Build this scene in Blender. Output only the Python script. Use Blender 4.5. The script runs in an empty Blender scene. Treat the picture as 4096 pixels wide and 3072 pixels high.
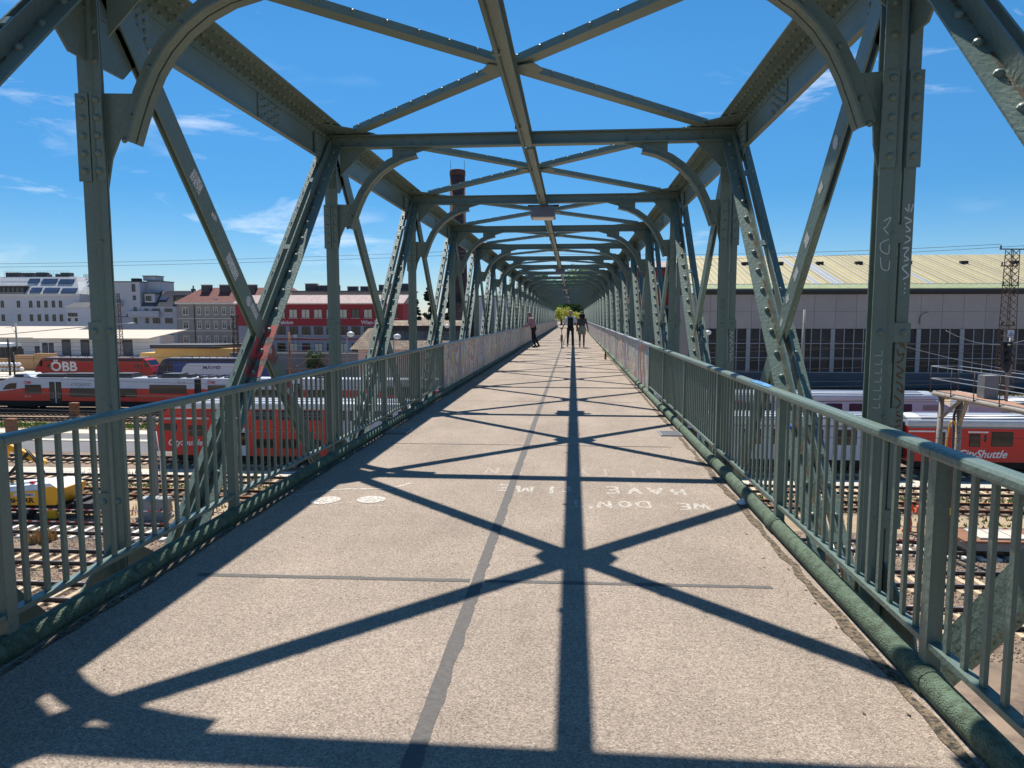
import bpy, bmesh, math, random
from mathutils import Vector, Matrix, Euler
R = math.radians
sc = bpy.context.scene
col = sc.collection
random.seed(7)

# ------------------------------------------------------------------ camera
cam_d = bpy.data.cameras.new("camera"); cam_d.sensor_width = 36.0; cam_d.lens = 24.96
cam_d.clip_start = 0.05; cam_d.clip_end = 9000
cam = bpy.data.objects.new("camera", cam_d); col.objects.link(cam)
cam.location = (0, 0, 1.52); cam.rotation_euler = (R(90 - 5.431), 0, R(4.889))
sc.camera = cam
# ------------------------------------------------------------------ world: clear June sky with a few thin clouds
SUN = Vector((-0.158, 0.545, 1.0)).normalized()
sun_el = math.asin(SUN.z); sun_rot = math.atan2(SUN.x, SUN.y)
world = bpy.data.worlds.new("World"); sc.world = world; world.use_nodes = True
nt = world.node_tree; nt.nodes.clear()
def wn(t, **kw):
    n = nt.nodes.new(t)
    for k, v in kw.items(): setattr(n, k, v)
    return n
sky = wn('ShaderNodeTexSky', sky_type='NISHITA', sun_disc=False)
sky.sun_elevation = sun_el; sky.sun_rotation = sun_rot
sky.altitude = 200; sky.air_density = 1.0; sky.dust_density = 0.0; sky.ozone_density = 1.6
tc = wn('ShaderNodeTexCoord')
mp = wn('ShaderNodeMapping'); mp.inputs['Scale'].default_value = (2.2, 2.2, 10.0)
n1 = wn('ShaderNodeTexNoise'); n1.inputs['Scale'].default_value = 1.7; n1.inputs['Detail'].default_value = 9; n1.inputs['Roughness'].default_value = .62; n1.inputs['Distortion'].default_value = .5
mp2 = wn('ShaderNodeMapping'); mp2.inputs['Scale'].default_value = (1, 1, 3.0); mp2.inputs['Location'].default_value = (3.3, 1.2, .4)
n2 = wn('ShaderNodeTexNoise'); n2.inputs['Scale'].default_value = 2.3; n2.inputs['Detail'].default_value = 2
r1 = wn('ShaderNodeMapRange'); r1.inputs[1].default_value = .545; r1.inputs[2].default_value = .72
r2 = wn('ShaderNodeMapRange'); r2.inputs[1].default_value = .48; r2.inputs[2].default_value = .66
mul = wn('ShaderNodeMath', operation='MULTIPLY'); mul2 = wn('ShaderNodeMath', operation='MULTIPLY'); mul2.inputs[1].default_value = .8
mixc = wn('ShaderNodeMixRGB'); mixc.inputs[2].default_value = (10.5, 10.8, 11.2, 1)
hsv = wn('ShaderNodeHueSaturation'); hsv.inputs['Saturation'].default_value = 1.14
bg = wn('ShaderNodeBackground'); bg.inputs['Strength'].default_value = .090
wo = wn('ShaderNodeOutputWorld')
L = nt.links.new
L(tc.outputs['Generated'], mp.inputs[0]); L(mp.outputs[0], n1.inputs[0])
L(tc.outputs['Generated'], mp2.inputs[0]); L(mp2.outputs[0], n2.inputs[0])
L(n1.outputs[0], r1.inputs[0]); L(n2.outputs[0], r2.inputs[0])
L(r1.outputs[0], mul.inputs[0]); L(r2.outputs[0], mul.inputs[1]); L(mul.outputs[0], mul2.inputs[0])
tint = wn('ShaderNodeMixRGB', blend_type='MULTIPLY'); tint.inputs[0].default_value = 1; tint.inputs[2].default_value = (.64, .91, 1.04, 1)
L(sky.outputs[0], tint.inputs[1]); L(tint.outputs[0], hsv.inputs['Color'])
# clear air: the blue holds down to about ten degrees and pales only near the horizon, the same all round
sz = wn('ShaderNodeSeparateXYZ'); L(tc.outputs['Generated'], sz.inputs[0])
ramp = wn('ShaderNodeValToRGB'); re_ = ramp.color_ramp.elements
re_[0].position = 0.0; re_[0].color = (1.0, .73, .82, 1); re_[1].position = 1.0; re_[1].color = (1, 1, 1, 1)
for p_, c_ in ((.05, (.86, .74, .84)), (.16, (.60, .73, .85)), (.33, (.90, .95, .98))):
    q_ = re_.new(p_); q_.color = (*c_, 1)
L(sz.outputs['Z'], ramp.inputs[0]); clear = wn('ShaderNodeMixRGB', blend_type='MULTIPLY'); clear.inputs[0].default_value = 1; L(hsv.outputs[0], clear.inputs[1]); L(ramp.outputs[0], clear.inputs[2]); L(clear.outputs[0], mixc.inputs[1]); L(mul2.outputs[0], mixc.inputs[0])
L(mixc.outputs[0], bg.inputs[0]); L(bg.outputs[0], wo.inputs[0])
# ------------------------------------------------------------------ sun
sd = bpy.data.lights.new("sun", 'SUN'); sd.energy = 5.0; sd.angle = R(.53); sd.color = (1.0, .955, .88)
so = bpy.data.objects.new("sun", sd); col.objects.link(so); so.location = (-10, 30, 60)
so.rotation_euler = SUN.to_track_quat('Z', 'Y').to_euler()
sc.view_settings.view_transform = 'Standard'; sc.view_settings.look = 'None'
sc.view_settings.exposure = 0.43; sc.view_settings.gamma = 1.0

# ------------------------------------------------------------------ helpers
def srgb(r, g, b):
    f = lambda c: (c / 12.92 if c <= .04045 else ((c + .055) / 1.055) ** 2.4)
    return (f(r / 255), f(g / 255), f(b / 255))
MATS = {}
def M(name, c, rough=.6, metal=0.0, var=.15, scale=2.0, bump=0.0, bscale=60.0, col2=None, mask=(.5, .7), spec=.5, stretch=(1, 1, 1), alpha=None, trans=0.0, obj_rand=0.0):
    """procedural material: base colour varied by noise over world position, optional second colour (dirt, rust), fine relief"""
    m = bpy.data.materials.new(name); m.use_nodes = True; MATS[name] = m
    t = m.node_tree; b = t.nodes['Principled BSDF']; N = t.nodes.new; K = t.links.new
    b.inputs['Roughness'].default_value = rough; b.inputs['Metallic'].default_value = metal
    b.inputs['Specular IOR Level'].default_value = spec
    g = N('ShaderNodeNewGeometry'); mp = N('ShaderNodeMapping'); mp.inputs['Scale'].default_value = stretch
    K(g.outputs['Position'], mp.inputs[0])
    n = N('ShaderNodeTexNoise'); n.inputs['Scale'].default_value = scale; n.inputs['Detail'].default_value = 5; n.inputs['Roughness'].default_value = .6
    K(mp.outputs[0], n.inputs[0])
    mr = N('ShaderNodeMapRange'); mr.inputs[1].default_value = .25; mr.inputs[2].default_value = .75
    mr.inputs[3].default_value = 1 - var; mr.inputs[4].default_value = 1 + var; K(n.outputs[0], mr.inputs[0])
    last = mr.outputs[0]
    if obj_rand:
        oi = N('ShaderNodeObjectInfo'); q = N('ShaderNodeMapRange'); q.inputs[3].default_value = 1 - obj_rand; q.inputs[4].default_value = 1 + obj_rand
        K(oi.outputs['Random'], q.inputs[0]); mm = N('ShaderNodeMath'); mm.operation = 'MULTIPLY'; K(last, mm.inputs[0]); K(q.outputs[0], mm.inputs[1]); last = mm.outputs[0]
    v = N('ShaderNodeVectorMath'); v.operation = 'SCALE'; v.inputs[0].default_value = c; K(last, v.inputs['Scale'])
    out = v.outputs[0]
    if col2:
        n2 = N('ShaderNodeTexNoise'); n2.inputs['Scale'].default_value = scale * 2.3; n2.inputs['Detail'].default_value = 7; n2.inputs['Roughness'].default_value = .65
        K(mp.outputs[0], n2.inputs[0])
        m2 = N('ShaderNodeMapRange'); m2.inputs[1].default_value = mask[0]; m2.inputs[2].default_value = mask[1]; K(n2.outputs[0], m2.inputs[0])
        mx = N('ShaderNodeMixRGB'); mx.inputs[2].default_value = (*col2, 1); K(m2.outputs[0], mx.inputs[0]); K(out, mx.inputs[1]); out = mx.outputs[0]
    K(out, b.inputs['Base Color'])
    if bump:
        nb = N('ShaderNodeTexNoise'); nb.inputs['Scale'].default_value = bscale; nb.inputs['Detail'].default_value = 3; K(g.outputs['Position'], nb.inputs[0])
        bp = N('ShaderNodeBump'); bp.inputs['Strength'].default_value = bump; bp.inputs['Distance'].default_value = .02; K(nb.outputs[0], bp.inputs['Height']); K(bp.outputs[0], b.inputs['Normal'])
    if trans: b.inputs['Transmission Weight'].default_value = trans
    if alpha is not None:
        na = N('ShaderNodeTexNoise'); na.inputs['Scale'].default_value = alpha[0]; na.inputs['Detail'].default_value = 4; K(g.outputs['Position'], na.inputs[0])
        ma = N('ShaderNodeMapRange'); ma.inputs[1].default_value = alpha[1]; ma.inputs[2].default_value = alpha[2]; ma.inputs[3].default_value = 0; ma.inputs[4].default_value = alpha[3]
        K(na.outputs[0], ma.inputs[0]); K(ma.outputs[0], b.inputs['Alpha'])
    return m

class MB:
    """collects shapes into one mesh"""
    def __init__(s): s.v = []; s.f = []; s.m = []; s.sm = []
    def add(s, vs, fs, m=0, smooth=False):
        o = len(s.v); s.v += [tuple(p) for p in vs]
        for f in fs: s.f.append(tuple(i + o for i in f)); s.m.append(m); s.sm.append(smooth)
        return s
    def hexa(s, p, m=0):
        return s.add(p, [(0, 3, 2, 1), (4, 5, 6, 7), (0, 1, 5, 4), (1, 2, 6, 5), (2, 3, 7, 6), (3, 0, 4, 7)], m)
    def box(s, x0, x1, y0, y1, z0, z1, m=0):
        if x0 > x1: x0, x1 = x1, x0
        if y0 > y1: y0, y1 = y1, y0
        if z0 > z1: z0, z1 = z1, z0
        return s.hexa([(x0, y0, z0), (x1, y0, z0), (x1, y1, z0), (x0, y1, z0), (x0, y0, z1), (x1, y0, z1), (x1, y1, z1), (x0, y1, z1)], m)
    def prism(s, poly, a, b, axis='y', m=0, smooth=False):
        """poly of (p,q): axis y -> (x,z), axis x -> (y,z), axis z -> (x,y)"""
        def P(p, q, t): return {'y': (p, t, q), 'x': (t, p, q), 'z': (p, q, t)}[axis]
        n = len(poly); vs = [P(p, q, a) for p, q in poly] + [P(p, q, b) for p, q in poly]
        s.add(vs, [tuple(range(n)), tuple(range(2 * n - 1, n - 1, -1))], m)
        o = len(s.v) - 2 * n
        for i in range(n):
            j = (i + 1) % n; s.f.append((o + i, o + n + i, o + n + j, o + j)); s.m.append(m); s.sm.append(smooth)
        return s
    def beam(s, p0, p1, w, h, up=(0, 0, 1), m=0):
        p0 = Vector(p0); p1 = Vector(p1); d = (p1 - p0).normalized(); up = Vector(up)
        sd = d.cross(up)
        if sd.length < 1e-4: sd = d.cross(Vector((1, 0, 0)))
        sd.normalize(); u = sd.cross(d).normalized(); a = sd * w / 2; b = u * h / 2
        return s.hexa([p0 - a - b, p0 + a - b, p1 + a - b, p1 - a - b, p0 - a + b, p0 + a + b, p1 + a + b, p1 - a + b], m)
    def tube(s, pts, r, n=8, m=0, caps=True, closed=False):
        pts = [Vector(p) for p in pts]; k = len(pts); rr = r if isinstance(r, (list, tuple)) else [r] * k
        vs = []; ref = None
        for i, p in enumerate(pts):
            if closed: d = pts[(i + 1) % k] - pts[i - 1]
            else: d = pts[min(i + 1, k - 1)] - pts[max(i - 1, 0)]
            d.normalize()
            if ref is None:
                ref = Vector((0, 0, 1)) if abs(d.z) < .9 else Vector((1, 0, 0))
            a = d.cross(ref)
            if a.length < 1e-3: ref = Vector((0, 1, 0)); a = d.cross(ref)
            a.normalize(); b = a.cross(d).normalized()
            for j in range(n):
                t = 2 * math.pi * j / n; vs.append(p + a * (rr[i] * math.cos(t)) + b * (rr[i] * math.sin(t)))
        fs = []
        for i in range(k if closed else k - 1):
            for j in range(n):
                q = (j + 1) % n; i2 = (i + 1) % k
                fs.append((i * n + j, i * n + q, i2 * n + q, i2 * n + j))
        s.add(vs, fs, m, True)
        if caps and not closed:
            o = len(s.v) - k * n
            s.f.append(tuple(o + j for j in range(n - 1, -1, -1))); s.m.append(m); s.sm.append(False)
            s.f.append(tuple(o + (k - 1) * n + j for j in range(n))); s.m.append(m); s.sm.append(False)
        return s
    def lathe(s, prof, n=12, c=(0, 0, 0), m=0, smooth=True):
        vs = []; fs = []; k = len(prof)
        for r, z in prof:
            for j in range(n):
                t = 2 * math.pi * j / n; vs.append((c[0] + r * math.cos(t), c[1] + r * math.sin(t), c[2] + z))
        for i in range(k - 1):
            for j in range(n):
                q = (j + 1) % n; fs.append((i * n + j, i * n + q, (i + 1) * n + q, (i + 1) * n + j))
        fs.append(tuple(range(n - 1, -1, -1))); fs.append(tuple((k - 1) * n + j for j in range(n)))
        return s.add(vs, fs, m, smooth)
    def dome(s, c, nrm, r, h=None, m=0, n=7):
        c = Vector(c); nrm = Vector(nrm).normalized(); h = h or r * .62
        a = nrm.orthogonal().normalized(); b = nrm.cross(a); vs = []; fs = []
        for rr, hh in ((1, 0), (.86, .55), (.5, .9)):
            for j in range(n):
                t = 2 * math.pi * j / n; vs.append(c + a * (r * rr * math.cos(t)) + b * (r * rr * math.sin(t)) + nrm * (h * hh))
        vs.append(c + nrm * h)
        for i in range(2):
            for j in range(n):
                q = (j + 1) % n; fs.append((i * n + j, i * n + q, (i + 1) * n + q, (i + 1) * n + j))
        for j in range(n): fs.append((2 * n + j, 2 * n + (j + 1) % n, 3 * n))
        return s.add(vs, fs, m, True)
    def ball(s, c, r, n=10, k=7, m=0):
        rx, ry, rz = r if isinstance(r, (list, tuple)) else (r, r, r); vs = [(c[0], c[1], c[2] - rz)]; fs = []
        for i in range(1, k):
            ph = math.pi * i / k
            for j in range(n):
                t = 2 * math.pi * j / n; vs.append((c[0] + rx * math.sin(ph) * math.cos(t), c[1] + ry * math.sin(ph) * math.sin(t), c[2] - rz * math.cos(ph)))
        vs.append((c[0], c[1], c[2] + rz)); e = len(vs) - 1
        for j in range(n):
            q = (j + 1) % n; fs.append((0, 1 + q, 1 + j)); fs.append((e, 1 + (k - 2) * n + j, 1 + (k - 2) * n + q))
            for i in range(k - 2): fs.append((1 + i * n + j, 1 + i * n + q, 1 + (i + 1) * n + q, 1 + (i + 1) * n + j))
        return s.add(vs, fs, m, True)
    def quad(s, a, b, c, d, m=0): return s.add([a, b, c, d], [(0, 1, 2, 3)], m)
    def mesh(s, name, mats, recalc=True):
        me = bpy.data.meshes.new(name); me.from_pydata(s.v, [], s.f)
        for m in (mats if isinstance(mats, (list, tuple)) else [mats]): me.materials.append(MATS[m] if isinstance(m, str) else m)
        me.polygons.foreach_set('material_index', s.m); me.polygons.foreach_set('use_smooth', s.sm)
        if recalc:
            bm = bmesh.new(); bm.from_mesh(me); bmesh.ops.recalc_face_normals(bm, faces=bm.faces); bm.to_mesh(me); bm.free()
        me.update(); return me
def ob(name, me, parent=None, loc=(0, 0, 0), rot=(0, 0, 0), kind=None, scale=None):
    o = bpy.data.objects.new(name, me); col.objects.link(o)
    o.location = loc; o.rotation_euler = rot
    if scale: o.scale = scale
    if parent: o.parent = parent
    if kind: o['kind'] = kind
    return o
def tag(o, label, cat, group=None):
    o['label'] = label; o['category'] = cat
    if group: o['group'] = group
    return o
def thing(name, label, cat, loc=(0, 0, 0), rz=0.0, group=None):
    o = bpy.data.objects.new(name, None); col.objects.link(o); o.location = loc; o.rotation_euler = (0, 0, rz); o.empty_display_size = .3
    return tag(o, label, cat, group)
def dup(root, loc, rz=None, label=None):
    def rec(o, par):
        c = o.copy(); col.objects.link(c); c.parent = par
        for ch in o.children: rec(ch, c)
        return c
    r = rec(root, None); r.location = loc
    if rz is not None: r.rotation_euler = (0, 0, rz)
    if label: r['label'] = label
    return r
YA = R(.75); G = -9.2
def Y(u, v, h=0.0):
    """yard frame: u along the tracks, v across them, h above the ballast"""
    return (u * math.cos(YA) - v * math.sin(YA), u * math.sin(YA) + v * math.cos(YA), G + h)
_tx = {}
def text_mesh(body, size, mat, shear=0.0, ext=.006, off=0.0, sx=1.0, align='LEFT'):
    key = (body, size, mat, shear, ext, off, sx, align)
    if key in _tx: return _tx[key]
    cu = bpy.data.curves.new("t", 'FONT'); cu.body = body; cu.size = size; cu.shear = shear; cu.extrude = ext; cu.offset = off; cu.align_x = align; cu.resolution_u = 3
    o = bpy.data.objects.new("t", cu); col.objects.link(o)
    bpy.context.view_layer.update()
    me = bpy.data.meshes.new_from_object(o.evaluated_get(bpy.context.evaluated_depsgraph_get()))
    bpy.data.objects.remove(o); bpy.data.curves.remove(cu)
    if sx != 1.0:
        for v in me.vertices: v.co.x *= sx
    me.materials.clear(); me.materials.append(MATS[mat]); me.name = 'lettering'; _tx[key] = me
    return me
def lettering(body, size, mat, parent, x, y, z, shear=0.0, off=0.0, sx=1.0, align='LEFT'):
    """letters standing on a wall that faces -y"""
    return ob('lettering', text_mesh(body, size, mat, shear, .006, off, sx, align), parent, (x, y, z), (R(90), 0, 0))
# ------------------------------------------------------------------ materials
PAINT = srgb(107, 124, 113)
def paint(name, c, rust=True):
    m = M(name, c, rough=.42, var=.12, scale=1.8, bump=.25, bscale=34, col2=srgb(88, 82, 66) if rust else None, mask=(.68, .86), spec=.5)
    return m
paint('green_paint', PAINT); paint('rail_paint', srgb(98, 115, 105)); M('pipe_paint', srgb(92, 112, 90), .75, var=.3, scale=9, bump=.8, bscale=110, col2=srgb(62, 72, 50), mask=(.45, .68))
M('wet_rust', srgb(110, 72, 44), .9, var=.3, scale=6); M('rust_run', srgb(112, 84, 58), .9, var=.3, scale=8, alpha=(14, .38, .62, .85))
M('crack_tan', srgb(120, 108, 92), .95, var=.2, scale=20, alpha=(9, .42, .58, .8))
M('rust_edge', srgb(120, 104, 84), .95, var=.35, scale=14, bump=.8, bscale=60, col2=srgb(58, 54, 48), mask=(.45, .6))
M('black_mesh', srgb(34, 36, 38), .7, var=.3, scale=30)
M('galv', srgb(150, 154, 158), .45, .6, var=.1, scale=4)
M('lamp_grey', srgb(128, 128, 134), .5, .3, var=.1, scale=6)
M('frosted', srgb(225, 225, 220), .35)
# deck: pale chip-seal asphalt with fine speckle
def deck_mat():
    m = bpy.data.materials.new('deck_asphalt'); m.use_nodes = True; MATS['deck_asphalt'] = m
    t = m.node_tree; b = t.nodes['Principled BSDF']; N = t.nodes.new; K = t.links.new
    g = N('ShaderNodeNewGeometry')
    vo = N('ShaderNodeTexVoronoi'); vo.inputs['Scale'].default_value = 150; K(g.outputs['Position'], vo.inputs['Vector'])
    cr = N('ShaderNodeValToRGB'); e = cr.color_ramp.elements
    e[0].position = 0; e[0].color = (*srgb(122, 110, 99), 1); e[1].position = 1; e[1].color = (*srgb(186, 170, 153), 1)
    for p, c in ((.22, (143, 129, 116)), (.5, (157, 142, 127)), (.8, (168, 152, 137))):
        q = e.new(p); q.color = (*srgb(*c), 1)
    sep = N('ShaderNodeSeparateColor'); K(vo.outputs['Color'], sep.inputs[0]); K(sep.outputs[0], cr.inputs[0])
    n = N('ShaderNodeTexNoise'); n.inputs['Scale'].default_value = .9; n.inputs['Detail'].default_value = 6; n.inputs['Roughness'].default_value = .65; K(g.outputs['Position'], n.inputs[0])
    mr = N('ShaderNodeMapRange'); mr.inputs[1].default_value = .3; mr.inputs[2].default_value = .7; mr.inputs[3].default_value = .84; mr.inputs[4].default_value = 1.12; K(n.outputs[0], mr.inputs[0])
    v = N('ShaderNodeVectorMath'); v.operation = 'SCALE'; K(cr.outputs[0], v.inputs[0]); K(mr.outputs[0], v.inputs['Scale'])
    # broad stains drawn out along the walking direction
    ms = N('ShaderNodeMapping'); ms.inputs['Scale'].default_value = (1.6, .35, 1); K(g.outputs['Position'], ms.inputs[0])
    ns = N('ShaderNodeTexNoise'); ns.inputs['Scale'].default_value = .8; ns.inputs['Detail'].default_value = 8; ns.inputs['Roughness'].default_value = .7; K(ms.outputs[0], ns.inputs[0])
    rs = N('ShaderNodeMapRange'); rs.inputs[1].default_value = .35; rs.inputs[2].default_value = .65; rs.inputs[3].default_value = .88; rs.inputs[4].default_value = 1.06; K(ns.outputs[0], rs.inputs[0])
    v1 = v; v = N('ShaderNodeVectorMath'); v.operation = 'SCALE'; K(v1.outputs[0], v.inputs[0]); K(rs.outputs[0], v.inputs['Scale'])
    # dark spots (gum, tar)
    v2 = N('ShaderNodeTexVoronoi'); v2.inputs['Scale'].default_value = 2.2; K(g.outputs['Position'], v2.inputs['Vector'])
    r2 = N('ShaderNodeMapRange'); r2.inputs[1].default_value = .018; r2.inputs[2].default_value = .03; r2.inputs[3].default_value = .6; r2.inputs[4].default_value = 0; K(v2.outputs['Distance'], r2.inputs[0])
    mx = N('ShaderNodeMixRGB'); mx.inputs[2].default_value = (*srgb(70, 66, 62), 1); K(r2.outputs[0], mx.inputs[0]); K(v.outputs[0], mx.inputs[1]); K(mx.outputs[0], b.inputs['Base Color'])
    b.inputs['Roughness'].default_value = .88; b.inputs['Specular IOR Level'].default_value = .3
    bp = N('ShaderNodeBump'); bp.inputs['Strength'].default_value = .55; bp.inputs['Distance'].default_value = .006; K(vo.outputs['Distance'], bp.inputs['Height']); K(bp.outputs[0], b.inputs['Normal'])
deck_mat()
M('tar', srgb(96, 92, 88), .85, var=.25, scale=40, bump=.4, bscale=120)
M('chalk', srgb(232, 226, 216), .9, var=.08, scale=20, alpha=(60, .36, .64, .8))
M('chalk_faint', srgb(226, 216, 204), .9, alpha=(80, .40, .68, .6))
M('concrete', srgb(150, 144, 136), .9, var=.2, scale=1.2, bump=.4, bscale=20)
# graffiti sheets
def graffiti(name, hue_shift, seed):
    m = bpy.data.materials.new(name); m.use_nodes = True; MATS[name] = m
    t = m.node_tree; b = t.nodes['Principled BSDF']; N = t.nodes.new; K = t.links.new
    g = N('ShaderNodeNewGeometry'); mp = N('ShaderNodeMapping'); mp.inputs['Location'].default_value = (seed, seed * 2.1, seed * .7); mp.inputs['Scale'].default_value = (1, 1.0, .8); K(g.outputs['Position'], mp.inputs[0])
    n = N('ShaderNodeTexNoise'); n.inputs['Scale'].default_value = .8; n.inputs['Detail'].default_value = 1; n.inputs['Distortion'].default_value = 1.2; K(mp.outputs[0], n.inputs[0])
    cr = N('ShaderNodeValToRGB'); cr.color_ramp.interpolation = 'EASE'; e = cr.color_ramp.elements
    pal = [(150, 174, 168), (216, 212, 198), (214, 162, 122), (226, 220, 206), (200, 138, 140), (156, 184, 194), (220, 204, 124), (184, 168, 198), (222, 214, 198)]
    pal = pal[hue_shift:] + pal[:hue_shift]
    e[0].position = .30; e[0].color = (*srgb(*pal[0]), 1); e[1].position = .70; e[1].color = (*srgb(*pal[-1]), 1)
    for i in range(1, len(pal) - 1):
        q = e.new(.30 + .40 * i / (len(pal) - 1)); q.color = (*srgb(*pal[i]), 1)
    K(n.outputs[0], cr.inputs[0])
    # dark outlines of letters
    n2 = N('ShaderNodeTexNoise'); n2.inputs['Scale'].default_value = 2.6; n2.inputs['Detail'].default_value = 1.5; n2.inputs['Distortion'].default_value = 2.2; K(mp.outputs[0], n2.inputs[0])
    wv = N('ShaderNodeMath'); wv.operation = 'PINGPONG'; wv.inputs[1].default_value = .06; K(n2.outputs[0], wv.inputs[0])
    r2 = N('ShaderNodeMapRange'); r2.inputs[1].default_value = .004; r2.inputs[2].default_value = .013; r2.inputs[3].default_value = .8; r2.inputs[4].default_value = 0; K(wv.outputs[0], r2.inputs[0])
    mx = N('ShaderNodeMixRGB'); mx.inputs[2].default_value = (*srgb(62, 64, 70), 1); K(r2.outputs[0], mx.inputs[0]); K(cr.outputs[0], mx.inputs[1])
    n3 = N('ShaderNodeTexNoise'); n3.inputs['Scale'].default_value = 2.0; n3.inputs['Distortion'].default_value = 3.0; n3.inputs['Detail'].default_value = 1; K(g.outputs['Position'], n3.inputs[0])
    r3 = N('ShaderNodeMapRange'); r3.inputs[1].default_value = .60; r3.inputs[2].default_value = .63; r3.inputs[4].default_value = .75; K(n3.outputs[0], r3.inputs[0])
    mx2 = N('ShaderNodeMixRGB'); mx2.inputs[2].default_value = (*srgb(230, 224, 214), 1); K(r3.outputs[0], mx2.inputs[0]); K(mx.outputs[0], mx2.inputs[1])
    # grime
    n4 = N('ShaderNodeTexNoise'); n4.inputs['Scale'].default_value = 14; n4.inputs['Detail'].default_value = 6; K(g.outputs['Position'], n4.inputs[0])
    r4 = N('ShaderNodeMapRange'); r4.inputs[1].default_value = .3; r4.inputs[2].default_value = .7; r4.inputs[3].default_value = .7; r4.inputs[4].default_value = 1.05; K(n4.outputs[0], r4.inputs[0])
    v = N('ShaderNodeVectorMath'); v.operation = 'SCALE'; K(mx2.outputs[0], v.inputs[0]); K(r4.outputs[0], v.inputs['Scale']); K(v.outputs[0], b.inputs['Base Color'])
    b.inputs['Roughness'].default_value = .6
for i in range(5): graffiti('graffiti_%d' % i, i * 2 % 9, i * 3.7)
M('sprayed_white', srgb(206, 212, 208), .6, var=.1, scale=30); M('sprayed_brown', srgb(112, 78, 48), .7, var=.15, scale=30)
M('sprayed_dark', srgb(60, 84, 72), .6, var=.15); M('sticker_white', srgb(214, 214, 206), .5, var=.12, scale=40, col2=srgb(70, 74, 74), mask=(.52, .58))
M('sprayed_red', srgb(186, 78, 74), .6, var=.2, scale=5, col2=srgb(122, 104, 96), mask=(.5, .68), alpha=(5, .34, .50, 1)); M('sprayed_blue', srgb(84, 150, 206), .5, var=.15, scale=8, alpha=(7, .38, .5, 1))
M('litter_brown', srgb(92, 78, 60), .9, var=.5, scale=40); M('rivet_blue', srgb(30, 84, 190), .5); M('rivet_red', srgb(160, 60, 60), .5)
# yard
M('ballast_ground', srgb(138, 118, 99), .95, var=.3, scale=.35, bump=.8, bscale=9, col2=srgb(104, 88, 74), mask=(.42, .62))
M('soil_pale', srgb(160, 140, 112), .95, var=.2, scale=.5, bump=.5, bscale=8, col2=srgb(128, 126, 84), mask=(.56, .7))
M('asphalt', srgb(108, 106, 106), .92, var=.14, scale=.4, bump=.3, bscale=18)
M('pale_slab', srgb(196, 188, 172), .9, var=.12, scale=.6)
M('stone', srgb(166, 144, 122), .95, var=.45, scale=9); M('rail_steel', srgb(74, 60, 52), .6, .3, var=.2, scale=3)
M('rail_head', srgb(176, 170, 166), .3, .8, var=.1); M('rail_rust', srgb(176, 112, 62), .7, .2, var=.2, scale=2)
M('sleeper', srgb(196, 172, 142), .92, var=.2, scale=5, obj_rand=.15, bump=.3, bscale=20); M('sleeper_white', srgb(214, 208, 198), .9, var=.12, scale=4, obj_rand=.08)
M('sleeper_dark', srgb(110, 92, 76), .95, var=.3, scale=4)
M('grass', srgb(104, 128, 54), .9, var=.35, scale=.7); M('dry_grass', srgb(186, 150, 96), .95, var=.2, scale=1)
M('leaf_dark', srgb(40, 62, 38), .75, var=.4, scale=.9); M('leaf_green', srgb(98, 142, 60), .7, var=.4, scale=.7); M('leaf_yellow', srgb(172, 172, 38), .7, var=.3, scale=.6); M('leaf_mid', srgb(70, 92, 52), .75, var=.35, scale=1)
M('bark', srgb(88, 72, 58), .95, var=.3, scale=6, bump=.8, bscale=14)
# trains
M('train_red', srgb(200, 38, 34), .3, var=.06, scale=1.5, spec=.6); M('train_red_dark', srgb(172, 32, 34), .35, var=.07, scale=1.5); M('train_white', srgb(196, 200, 212), .35, var=.05, scale=1.2)
M('train_dark', srgb(44, 46, 52), .5, var=.2, scale=2); M('train_under', srgb(38, 34, 32), .85, var=.4, scale=3); M('train_glass', srgb(20, 26, 28), .08, var=.3, scale=.8, spec=.8)
M('train_blue', srgb(28, 60, 128), .3, var=.06); M('train_navy', srgb(24, 34, 62), .35); M('train_silver', srgb(176, 182, 196), .4, .0, var=.06, scale=2); M('roof_silver', srgb(206, 210, 214), .42, .0, var=.08, scale=1.5)
M('letter_white', srgb(226, 226, 224), .5); M('letter_red', srgb(200, 40, 36), .5); M('letter_navy', srgb(28, 44, 100), .5); M('letter_grey', srgb(120, 126, 140), .5); M('letter_black', srgb(24, 24, 24), .5)
M('insulator', srgb(70, 40, 34), .35); M('wire', srgb(60, 58, 56), .6); M('mast_steel', srgb(92, 80, 72), .7, .2, var=.25, scale=3, col2=srgb(130, 78, 56), mask=(.52, .62))
M('pole_grey', srgb(150, 148, 140), .8, var=.15, scale=2); M('gantry_steel', srgb(158, 150, 138), .65, .2, var=.2, scale=2.5, col2=srgb(140, 100, 76), mask=(.55, .66)); M('gantry_deck', srgb(160, 122, 98), .85, var=.25, scale=3)
M('yellow_paint', srgb(232, 168, 30), .4, var=.06, scale=2); M('machine_black', srgb(36, 36, 38), .6, var=.25, scale=4); M('machine_white', srgb(222, 224, 228), .4); M('glass_dark', srgb(28, 34, 38), .06, spec=.8)
M('tyre', srgb(34, 33, 32), .9, var=.2, scale=8); M('box_brown', srgb(138, 94, 66), .8, var=.2, scale=4); M('box_grey', srgb(140, 140, 138), .6, .2, var=.12, scale=3)
M('tape_red', srgb(200, 60, 52), .6); M('tape_white', srgb(230, 228, 224), .6); M('sign_yellow', srgb(226, 190, 50), .5)
M('wood', srgb(188, 148, 106), .85, var=.2, scale=4, obj_rand=.1); M('sack_white', srgb(224, 224, 226), .7, var=.08, scale=3)
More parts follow.
